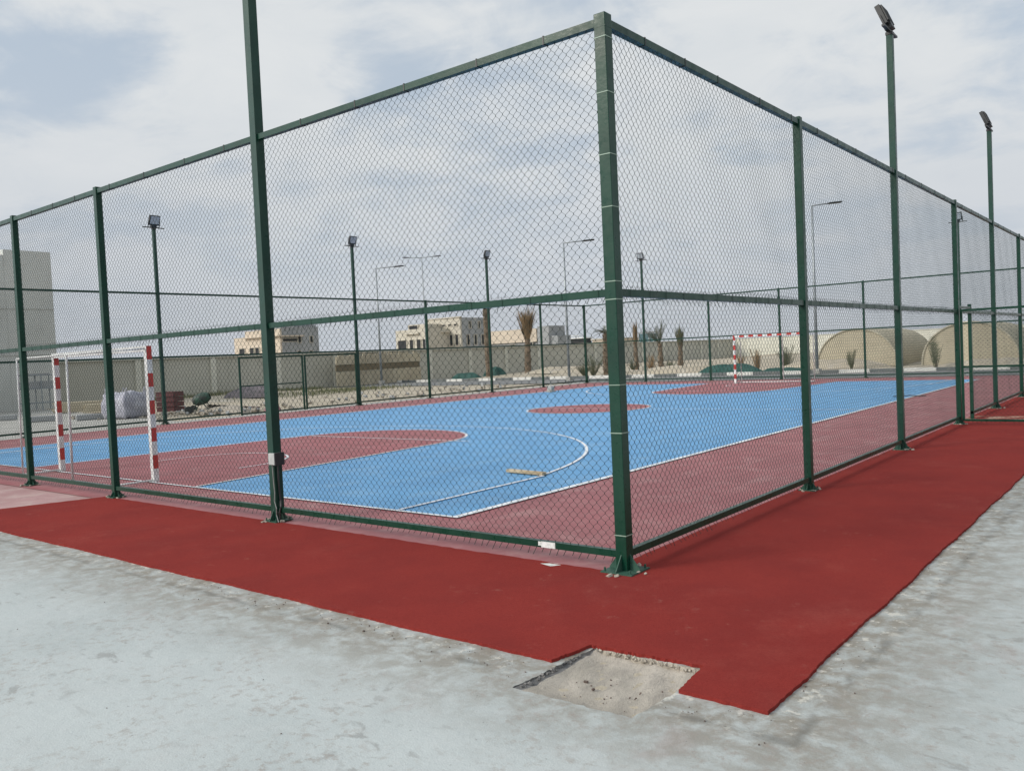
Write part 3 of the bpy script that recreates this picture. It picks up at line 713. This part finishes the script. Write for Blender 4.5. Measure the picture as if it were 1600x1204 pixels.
# house A: cream front, side wall coloured grey to stand for its shade
A = building('unfinished_house', 'unfinished house with cream front and grey shade-coloured side, partly behind the junction box pole', -113.6, 70.8, 0, 0)
m_ = MB(); m_.box((0,0,0),(11.9,.3,6.2)); m_.box((3,.0,6.2),(11.9,.3,7.1)); m_.build('front_wall', M['warm'], A)
m_ = MB(); m_.box((0,.3,0),(11.9,7.1,6.1)); m_.box((5,.3,6.1),(11.88,7.1,7.35)); m_.box((7,3,7.35),(11.5,7,7.7)); m_.build('side_wall', M['block'], A)
m_ = MB(); m_.box((3,-.5,6.0),(12.3,.0,6.2)); m_.box((11.9,-.2,5.9),(12.5,4,6.1)); m_.build('canopy', M['warm'], A)
for a in (1.4, 4.2, 5.6, 9.0): win(A, 'S', a, 3.0, 1.0 if a != 1.4 else 1.4, 1.5, 0)
for a in (3.0, 5.2): win(A, 'E', a, 2.6, .55, 1.1, 11.9); win(A, 'E', a+.2, 5.0, .5, .9, 11.9)
win(A, 'E', .4, 5.2, 2.6, .4, 11.9)
# house B: large cream villa under construction
B = building('unfinished_villa', 'large cream unfinished villa with dark window openings in the middle distance', -86.2, 79.5, 0, 0)
m_ = MB(); m_.box((0,0,0),(6.5,6,5.85)); m_.box((1.6,1,5.85),(5,5,6.6)); m_.build('left_wing', M['cream'], B)
m_ = MB(); m_.box((2.2,4.4,0),(8.7,4.7,7.3)); m_.box((2.1,4.25,7.3),(8.8,4.7,7.45)); m_.build('main_front', M['cream'], B)
m_ = MB(); m_.box((2.25,4.7,0),(8.74,10.2,7.3)); m_.build('main_side', M['block'], B)  # shade of this side is put into the grey colour
m_ = MB(); m_.box((2.2,-.4,5.2),(4.9,.0,5.4)); m_.box((5.0,2.6,5.3),(6.9,4.2,5.5)); m_.build('canopy', M['cream'], B)
for a, w_ in ((.5,1.7),(2.9,.7),(4.3,.8),(5.5,.6)): win(B, 'S', a, 3.1, w_, 1.3, 0)
win(B, 'S', 1.9, 5.95, 1.7, .5, 1.0)
for a in (4.0, 5.3, 6.6, 7.7): win(B, 'S', a, 3.4, .55, 1.5, 4.4)
for a in (5.2, 6.4, 7.5): win(B, 'S', a, 6.2, .6, .22, 4.4)
for a in (5.6, 7.2, 8.8): win(B, 'E', a, 3.4, .5, 1.4, 8.74)
for a in (6.2, 8.2): win(B, 'E', a, 5.8, .35, .9, 8.74)
# wing C: lower long house
Cb = building('low_house', 'low house with orange cream parapet over grey blockwork right of the villa', -88.2, 102.7, 0, 0)
MB().box((0,0,0),(10,4,3.6)).build('lower_wall', M['block'], Cb); m_ = MB().box((-.2,-.3,3.6),(10.2,4,5.7)); m_.build('parapet', M['warm'], Cb)
MB().box((10.3,-.2,0),(12.6,4.2,6.0)).box((12.6,.2,0),(14,3.8,4.4)).build('stair_tower', M['block'], Cb)
win(Cb, 'S', 4.6, 2.4, .9, .9, 0); win(Cb, 'S', 8.9, 3.0, .5, .5, -.3)
D_ = building('flat_roofed_building', 'distant flat roofed building with a dark strip of glazing left of the corner post', -87, 120.2, 0, 0)
MB().box((0,0,0),(6.8,2,3.2)).build('base_wall', M['cream'], D_); MB().box((.3,.1,3.2),(6.5,1.9,4.0)).build('glazing', M['opening'], D_); MB().box((-.3,-.2,4.0),(6.6,2.2,4.22)).box((1,.2,4.5),(5,1.8,4.62)).build('roof', M['white'], D_); MB().box((1.2,.4,4.22),(1.3,.5,4.5)).box((4.6,.4,4.22),(4.7,.5,4.5)).build('roof_posts', M['block'], D_)
E_ = building('pale_low_house', 'distant low house with peach walls just left of the corner post', -75.7, 115, 0, 0)
MB().box((0,0,0),(5,7,3.5)).build('wall', M['warm'], E_); MB().box((-.2,-.2,3.5),(5.2,7.2,3.7)).build('roof', M['cream'], E_); win(E_, 'S', 1, 1.6, .8, .9, 0)
G_ = building('glazed_kiosk', 'distant teal glazed kiosk behind the palms right of the corner post', -63.8, 110, 0, 0)
MB().box((.08,.08,0),(2.6,1.2,4.0)).build('glass_wall', M['tealglass'], G_); m_ = MB()
for a in (0, .9, 1.8, 2.6): m_.box((a,0,0),(a+.1,.1,4.1))
m_.box((-.1,-.05,4.1),(2.8,1.3,4.25)); m_.build('frame', M['block'], G_)
# big building at the left edge
L_ = building('rendered_building', 'large grey beige building block at the left edge beyond the court', -60, -12, 0, 0)
MB().box((0,0,-.1),(17,24.0,7.8)).build('main_block', M['beigegrey'], L_); MB().box((2,24.002,-.1),(17.02,26.26,8.07)).build('stair_block', M['beigegrey'], L_)
m_ = MB()
for a in (20.9, 21.15, 21.5, 21.75): m_.tube([(17.08,a,.3),(17.08,a,5.6 if a > 21 else 7)], .03, 6)
m_.build('drain_pipe', M['galv'], L_)
m_ = MB()
for z in (2.75, 5.1): m_.box((17.0,0,z),(17.045,23.95,z+.05)).box((17.02,24.002,z),(17.06,26.25,z+.05))
m_.build('ledge', M['beigegrey'], L_)
for a in (2, 6, 10, 14, 18.6, 22.2): win(L_, 'E', a, 4.6, 1.2, 1.4, 17)

# timber hoarding in front of the wall
H_ = empty('timber_hoarding', (-42.6,32.4,0)); tag(H_, 'tan timber hoarding with a dark band, standing against the boundary wall', 'hoarding')
m_ = MB(); ry = random.Random(9)
yy = 0
while yy < 8.1:
    w_ = ry.uniform(.12, .3); m_.box((0,yy,0),(.06+ry.uniform(0, .05),yy+w_-.012,1.02+ry.uniform(-.06, .03))); m_.box((0,yy,1.5),(.06+ry.uniform(0, .05),yy+w_-.012,2.18+ry.uniform(-.14, .12))); yy += w_
m_.build('boards', M['hoard'], H_); MB().box((-.05,0,1.03),(.04,8.1,1.49)).build('beam', M['hoard_dark'], H_)

# ------------------------------------------------------------------ street lamps
def street_lamp(x, y, h, arms, label, r0=.085):
    root = empty('street_lamp', (x, y, 0)); tag(root, label, 'street lamp', 'street lamps along the road')
    MB().tube([(0,0,0),(0,0,h*.5),(0,0,h)], [r0, r0*.8, r0*.55], 12).build('pole', M['galv'], root, smooth=True)
    MB().box((-.16,-.16,0),(.16,.16,.25)).build('base', M['concrete'], root, bevel=.02)
    for dx_, dy_ in arms:
        v = Vector((dx_, dy_, 0)); L = v.length; v.normalize()
        MB().tube([(0,0,h-.02), v*L*.5+Vector((0,0,h+.03)), v*L+Vector((0,0,h+.06))], .035, 8).build('arm', M['galv'], root, smooth=True)
        hd_ = MB(); hd_.bar(v*(L-.1)+Vector((0,0,h+.06)), v*(L+.55)+Vector((0,0,h+.10)), .24, .08); ho = hd_.build('lamp_head', M['black'], root, bevel=.03)
street_lamp(-41.0, 35.1, 8.1, [(1.1,.9)], 'street lamp rising behind the timber hoarding, leftmost of the row')
street_lamp(-53.2, 52.1, 11.2, [(1.0,.8),(-1.0,-.8)], 'tall thin double armed street lamp, faint behind the far fence', .07)
street_lamp(-24.6, 34.6, 7.9, [(.95,.78)], 'street lamp between the palms and the near corner post')
street_lamp(-11.15, 36.8, 8.3, [(.72,.55)], 'street lamp seen just right of the first post of the right fence')

# ------------------------------------------------------------------ palms and plants
def leaf_strip(mb, base, d, L, w, droop, rnd, n=5, mi=0):
    d = Vector(d).normalized(); p = Vector(base); side = d.cross(Vector((0,0,1)))
    side = side.normalized() if side.length > .05 else Vector((1,0,0)); pts = []
    for i in range(n+1):
        pts.append(p.copy()); d = (d+Vector((0,0,-droop/n))).normalized(); p = p+d*L/n
    vs = []
    for i, q in enumerate(pts):
        ww = w*math.sin(math.pi*min(1, .15+.85*i/n)) + .004; vs += [q-side*ww/2, q+side*ww/2]
    mb.add(vs, [(2*i, 2*i+1, 2*i+3, 2*i+2) for i in range(n)], mi)
def frond(mb, base, d, L, rnd, droop=.5, leaf=.28, mi=0, pairs=16):
    d = Vector(d).normalized(); p = Vector(base); pts = [p.copy()]
    for i in range(8):
        d = (d+Vector((0,0,-droop/8))).normalized(); p = p+d*L/8; pts.append(p.copy())
    mb.tube(pts, [.018-.0018*i for i in range(9)], 4, mi)
    for k_ in range(pairs):
        f_ = .18+.8*k_/pairs; i = min(7, int(f_*8)); q = pts[i].lerp(pts[i+1], f_*8-i); dd = (pts[i+1]-pts[i]).normalized()
        sd_ = dd.cross(Vector((0,0,1))); sd_ = sd_.normalized() if sd_.length > .05 else Vector((1,0,0))
        for s in (-1, 1):
            v = (dd*.8+sd_*s*.8+Vector((0,0,rnd.uniform(-.1,.3)))).normalized(); l = leaf*(1-.55*abs(f_-.45))*rnd.uniform(.7, 1.1)
            wv = dd*.018; e = q+v*l
            mb.add([q-wv, q+wv, e], [(0,1,2)], mi)
def palm(x, y, trunk_h, r, crown, label, seed, mat='dryfrond', skirt=True):
    rnd = random.Random(seed); z0 = terr(x, y); root = empty('palm_tree', (x, y, z0)); tag(root, label, 'palm tree', 'young palms beyond the road')
    tm = MB(); pts = []; rs = []; lean = rnd.uniform(-.03, .03)
    for i in range(15):
        f_ = i/14; pts.append((lean*f_*trunk_h, 0, f_*trunk_h-.1)); rs.append(r*(1.25-.35*f_)*(1+.08*((i % 2)*2-1)))
    tm.tube(pts, rs, 10)
    for i in range(int(trunk_h*26)):
        z = rnd.uniform(.05, trunk_h); a = rnd.uniform(0, 6.28); f_ = z/trunk_h; rr = r*(1.2-.35*f_)
        b = Vector((lean*z+math.cos(a)*rr*.9, math.sin(a)*rr*.9, z)); tm.bar(b, b+Vector((math.cos(a)*.09, math.sin(a)*.09, .13)), .07, .02)
    tm.build('trunk', M['trunk'], root)
    cm_ = MB(); top = Vector((lean*trunk_h, 0, trunk_h-.1))
    crown(cm_, top, rnd); cm_.build('crown', M[mat], root)
def tied(L, spread, n=70, fan=1.6):
    def f(mb, top, rnd):
        for i in range(n):
            a = rnd.uniform(0, 6.28); rr = rnd.uniform(0, .18); s = spread*rnd.uniform(.3, 1)*fan
            b = top+Vector((math.cos(a)*rr, math.sin(a)*rr, rnd.uniform(-.35, .1)))
            leaf_strip(mb, b, (math.cos(a)*s, math.sin(a)*s, 1), L*rnd.uniform(.75, 1.05), rnd.uniform(.05, .12), 0, rnd)
    return f
def open_crown(L, up_, n=22, lean=(0,0), droop=.5):
    def f(mb, top, rnd):
        for i in range(n):
            a = rnd.uniform(0, 6.28); frond(mb, top, (math.cos(a)+lean[0], math.sin(a)+lean[1], up_*rnd.uniform(.5, 1.4)), L*rnd.uniform(.7, 1.05), rnd, droop*rnd.uniform(.5, 1.3))
    return f
palm(-37.6, 42.8, 5.3, .19, tied(.5, .3, 12), 'tall brown palm trunk stripped of its crown, in front of the villa', 1)
palm(-36.7, 46.4, 2.9, .21, tied(2.5, .26, 130), 'palm with its dry brown fronds tied up like a broom', 2)
palm(-31.2, 53.5, 2.2, .15, tied(1.9, .06, 26), 'thin dead palm with one bare spike, just right of the corner post', 3)
palm(-28.95, 53.4, 2.1, .17, open_crown(2.1, 1.7, 26, (-.55,-.35), .35), 'palm with a spread grey green crown leaning left', 4, 'greenfrond')
palm(-28.5, 55.8, 2.1, .18, tied(1.5, .17, 60), 'slim palm with a small tied crown, farther right', 5, 'greenfrond')
palm(-25.9, 40.6, 2.9, .15, open_crown(1.1, .9, 14, (-.4,-.3), .9), 'palm half hidden behind the near corner post', 6, 'greenfrond')
def bush(x, y, h, n, label, seed, mat='dryfrond', spread=.5, name='palm_shrub'):
    rnd = random.Random(seed); z0 = terr(x, y); mb = MB()
    for i in range(n):
        a = rnd.uniform(0, 6.28); s = spread*rnd.uniform(.1, 1); frond(mb, (math.cos(a)*.05, math.sin(a)*.05, 0), (math.cos(a)*s, math.sin(a)*s, 1), h*rnd.uniform(.6, 1.05), rnd, .4, h*.22, 0, 12)
    root = empty(name, (x, y, z0)); tag(root, label, 'shrub', 'shrubs beyond the kerb'); mb.build('foliage', M[mat], root)
    MB().tube([(0,0,-.1),(.01,0,.25*h)], [.07,.04], 7).build('stem', M['trunk'], root)
bush(-26.6, 40.2, 1.7, 16, 'arching dry shrub left of the corner post beside the lamp', 21, 'greenfrond', .6)
bush(-25.0, 40.6, 1.3, 12, 'small reddish dry shrub right beside the corner post', 22, 'dryfrond', .4)
bush(-28.2, 41.5, 1.0, 22, 'low olive shrub behind the lamp left of the corner post', 23, 'greenfrond', .8)
bush(-27.2, 48.8, 1.3, 16, 'dry brown shrub between the palms right of the corner post', 24, 'dryfrond', .7)
bush(-24.9, 47.5, 1.0, 12, 'olive shrub right of the palms by the kerb', 25, 'greenfrond', .8)
bush(-15.2, 43.5, 1.6, 20, 'dark shrub behind the farther goal', 26, 'greenfrond', .5)
bush(-16.8, 43.0, 1.5, 12, 'thin upright shrub left of the farther goal', 27, 'dryfrond', .3)
bush(-10.9, 41.4, 1.3, 8, 'small wind bent palm shrub right of the street lamp', 28, 'greenfrond', .55)
bush(-6.5, 40.2, 1.7, 9, 'tall arching shrub between the two tan arched tents', 29, 'greenfrond', .5)
bush(-29.6, 50.2, .9, 14, 'low straggly shrub under the palm with the spread crown', 30, 'greenfrond', .8)
bush(-22.0, 52.5, 1.0, 12, 'faint dry shrub against the wall left of the farther goal', 31, 'dryfrond', .5)

# dark green netting heaps
def heap(x, y, sx_, sy_, h, label, seed, mat='net', name='netting_heap', cat='netting heap', group='heaps of green netting'):
    rnd = random.Random(seed); mb = MB(); nu, nv = 36, 12; ph = [rnd.uniform(0, 6) for _ in range(6)]
    for j in range(nv+1):
        for i in range(nu):
            a = i/nu*6.2832; rr = j/nv; n_ = 1+.12*math.sin(a*3+ph[0])+.08*math.sin(a*5+ph[1])
            z = h*(1-rr**3.2)*(1+min(1, rr*1.6)*(.16*math.sin(a*4+rr*5+ph[2])+.10*math.sin(a*9+ph[3]+rr*9)))
            mb.v.append((math.cos(a)*rr*sx_*n_, math.sin(a)*rr*sy_*n_, max(z, 0)-.02+rnd.uniform(-.015, .015)*h))
    for j in range(nv):
        for i in range(nu): mb.f.append((j*nu+i, j*nu+(i+1) % nu, (j+1)*nu+(i+1) % nu, (j+1)*nu+i)[::-1]); mb.mi.append(0)
    o = mb.build(name, M[mat], None, (x, y, terr(x, y)), smooth=True); tag(o, label, cat, group); return o
heap(-39.3, 42.0, 1.5, .7, .45, 'low heap of dark green netting in front of the villa', 1)
heap(-38.7, 44.6, 1.0, .7, .65, 'rounded dark green heap beside the tall palm trunk', 2)
o = heap(-18.0, 41.6, 2.1, 1.0, .58, 'long dark green netting heap left of the farther goal', 3)
heap(-14.2, 40.3, 1.5, .8, .28, 'flat dark green netting behind the farther goal post', 4)
for (x, y, a, b, h, l, s) in ((-22, 44, 3.4, 1.8, .5, 'sand mound beside the long netting heap', 41), (-12.5, 43.6, 3.2, 1.4, .45, 'sand mound behind the farther goal', 42), (-33, 46, 3.5, 2, .4, 'sand mound at the foot of the tied palm', 43), (-3.5, 42, 3.6, 1.6, .4, 'sand mound behind the gate at the right', 44)):
    o = heap(x, y, a, b, h, l, s, 'sand', 'sand_mound', 'sand mound', 'sand mounds beyond the kerb')

# tan arched tents
def arch(x, y, W, H, L, label):
    root = empty('arched_tent', (x, y, 0)); tag(root, label, 'arched tent', 'tan arched tents beyond the road'); n_ = 28
    mb = MB(); ring = [(W/2*math.cos(math.pi*i/n_), H*math.sin(math.pi*i/n_)**.9) for i in range(n_+1)]
    vs = [(a, 0, b) for a, b in ring]+[(a, L, b) for a, b in ring]; fs = [(i, i+1, n_+2+i, n_+1+i) for i in range(n_)]
    fs.append(tuple(range(n_+1))[::-1]); fs.append(tuple(range(n_+1, 2*n_+2))); mb.add(vs, fs); mb.build('canopy', M['tan'], root)
    MB().tube([(a, -.02, b) for a, b in ring], .05, 6).build('rim', M['palerim'], root)
arch(-12.0, 46, 4.55, 2.22, 9, 'tan arched tent right of the tall street lamp')
arch(-6.05, 46, 4.75, 2.28, 9, 'tan arched tent behind the open gate at the right')

# ------------------------------------------------------------------ site clutter left of the court
def jumbo(x, y, s, label, rz=.3):
    rnd = random.Random(4); root = empty('bulk_bag', (x, y, 0), rz); tag(root, label, 'bulk bag', 'white bulk bags'); bm = bmesh.new(); bmesh.ops.create_cube(bm, size=1); bmesh.ops.subdivide_edges(bm, edges=bm.edges[:], cuts=7, use_grid_fill=True)
    for v in bm.verts:
        c = v.co; k_ = 1+.18*(1-abs(c.z*2)**2.5); v.co = Vector((c.x*k_*s, c.y*k_*s, (c.z+.5)*s*.92)); v.co += Vector((rnd.uniform(-1,1), rnd.uniform(-1,1), rnd.uniform(-1,1)))*.035
        if c.z > .49: v.co.z += .09*math.sin(c.x*7)*math.cos(c.y*6)-.06*(1-abs(c.x*2))
    me = bpy.data.meshes.new('bag_body'); bm.to_mesh(me); bm.free(); me.materials.append(M['bag']); me.polygons.foreach_set('use_smooth', [True]*len(me.polygons)); o = bpy.data.objects.new('bag_body', me); COL.objects.link(o); o.parent = root
    lp_ = MB()
    for sx_ in (-1, 1):
        for sy_ in (-1, 1): MB().tube([(sx_*s*.5, sy_*s*.32, s*.8),(sx_*s*.52, sy_*s*.42, s*1.1),(sx_*s*.4, sy_*s*.5, s*.82)], .02, 5).build('lifting_loop', M['bag'], root)
jumbo(-26.9, 9.75, .98, 'white bulk bag seen right of the second fence post'); jumbo(-28.3, 10.2, .8, 'smaller white bulk bag leaning behind the first one', .9)
c_ = empty('crate_stack', (-28.4, 12.3, 0), .35); tag(c_, 'stack of dark red plastic crates behind the near goal post', 'crates')
for i in range(4):
    m_ = MB(); z = i*.2
    for (a, b) in (((-.42,-.3,z+.01),(.42,-.27,z+.19)), ((-.42,.27,z+.01),(.42,.3,z+.19)), ((-.42,-.27,z+.01),(-.39,.27,z+.19)), ((.39,-.27,z+.01),(.42,.27,z+.19)), ((-.39,-.27,z+.012),(.39,.27,z+.03))): m_.box(a, b)
    m_.box((-.44,-.32,z+.16),(.44,-.3,z+.185)); m_.build('crate', M['crate'], c_)
mx_ = empty('cement_mixer', (-25.6, 12.0, 0), .8); tag(mx_, 'dark green cement mixer tipped over among junk by the far fence', 'cement mixer')
MB().tube([(-.32,0,.42),(-.2,0,.45),(.1,0,.55),(.3,0,.62)], [.10,.21,.23,.12], 12, 0, False).build('drum', M['machine'], mx_, smooth=True)
MB().tube([(-.4,-.3,0),(0,-.32,.5),(.4,-.3,0)], .02, 6).tube([(-.4,.3,0),(0,.32,.5),(.4,.3,0)], .02, 6).tube([(0,-.32,.5),(0,.32,.5)], .02, 6).build('stand', M['machine'], mx_)
for s in (-1, 1): MB().tube([(-.4, s*.33, .14),(-.4, s*.38, .14)], .14, 14).build('wheel', M['black'], mx_)
s_ = empty('metal_sheet', (-25.4, 13.2, 0), 1.2); tag(s_, 'dark red sloping metal sheet on rubble by the closed gate', 'metal sheet')
m_ = MB(); 
for i in range(12): m_.add([(-1+i*.16,-.5,.28-i*.02),(-1+i*.16+.08,-.5,.31-i*.02),(-1+i*.16+.16,-.5,.26-i*.02),(-1+i*.16,.5,.2-i*.016),(-1+i*.16+.08,.5,.23-i*.016),(-1+i*.16+.16,.5,.18-i*.016)], [(0,1,4,3),(1,2,5,4)])
m_.build('corrugated_sheet', M['crate'], s_)
heap(-25.1, 12.6, 1.5, .8, .28, 'low rubble heap under the red sheet', 61, 'mortar', 'rubble_heap', 'rubble heap', None)
heap(-22.8, 13.1, .3, .3, .42, 'small magenta plastic sack by the closed gate', 62, 'pinkbag', 'plastic_sack', 'sack', None)
heap(-37.5, 22.2, 1.7, 1.1, .55, 'purple grey gravel pile in front of the boundary wall', 63, 'gravel', 'gravel_pile', 'gravel pile', None)
bt = empty('work_stand', (-40.6, 12.2, 0)); tag(bt, 'grey metal site stand with a panel, in front of the large building at the left', 'stand')
m_ = MB()
for a in (-.7, .1, .75):
    for b in (-.35, .35): m_.tube([(b, a, 0),(b, a, 1.72)], .03, 6)
for z in (.35, 1.05, 1.7): m_.tube([(-.35,-.7,z),(-.35,.75,z)], .025, 6).tube([(.35,-.7,z),(.35,.75,z)], .025, 6)
m_.build('frame', M['galv'], bt); MB().box((-.3,-.68,1.07),(.3,.72,1.4)).box((-.32,-.72,1.72),(.36,.5,1.78)).build('panel', M['block'], bt)
for (x, y, n_, l) in ((-35.2, 11.8, 5, 'left stack of rough timber beside the goal'), (-33.2, 12.2, 4, 'right stack of rough timber beside the goal')):
    r_ = empty('timber_stack', (x, y, 0), R(60)); tag(r_, l, 'timber stack', 'stacks of rough timber')
    m_ = MB(); rr = random.Random(int(x*3))
    for i in range(n_):
        for j in range(5): m_.box((-1+rr.uniform(-.1,.1), -.3+j*.13, i*.09), (1+rr.uniform(-.15,.15), -.3+j*.13+.1, i*.09+.08), 0)
    m_.build('boards', M['hoard'], r_)
for (x, y, a, l) in ((-29.6, 8.0, 1.1, 'left concrete kerb block lying on the paving'), (-27.9, 9.0, 1.3, 'right concrete kerb block lying on the paving'), (-33.0, 7.8, 1.0, 'farthest concrete kerb block lying on the paving at the left edge')):
    o = MB().box((-.55,-.12,0),(.55,.12,.2)).build('kerb_block', M['block'], None, (x, y, -.02), bevel=.02); o.rotation_euler = (0,0,a); tag(o, l, 'concrete block', 'loose kerb blocks on the paving')
# grass strip at the wall foot: blades
gr = MB(); rg = random.Random(8)
for i in range(3000):
    q = rg.random()
    if q < .6: x = -42.6+rg.gauss(0, .5); y = rg.uniform(17.5, 31)
    else: x = -36+rg.gauss(0, 1.2); y = 27+rg.gauss(0, 2.5)
    h = rg.uniform(.06, .3); a = rg.uniform(0, 6.28); z = terr(x, y); w_ = .05
    gr.add([(x, y, z),(x+math.cos(a)*w_, y+math.sin(a)*w_, z),(x+rg.uniform(-.08,.08), y+rg.uniform(-.08,.08), z+h)], [(0,1,2)])
junk = MB(); rjk = random.Random(31)
for i in range(260):
    q = rjk.random(); x = rjk.gauss(-25.4, .9) if q < .6 else rjk.uniform(-30, -22.6); y = rjk.gauss(12.4, .8) if q < .6 else rjk.uniform(8.5, 31); e = rjk.uniform(.02, .09)
    junk.box((-e,-e*.8,-e*.5),(e*1.4,e*.8,e*.6), rjk.choice((0, 0, 1)), Matrix.Translation((x, y, e*.3)) @ Matrix.Rotation(rjk.uniform(0, 6), 4, Vector((rjk.random(), rjk.random(), 1)).normalized()))
tag(junk.build('rubble_bits', [M['mortar'], M['block']]), 'broken rubble scattered over the sand beyond the far fence', 'rubble', kind='stuff')
tag(gr.build('grass', M['grass']), 'dusty green weeds along the foot of the boundary wall', 'weeds', kind='stuff')
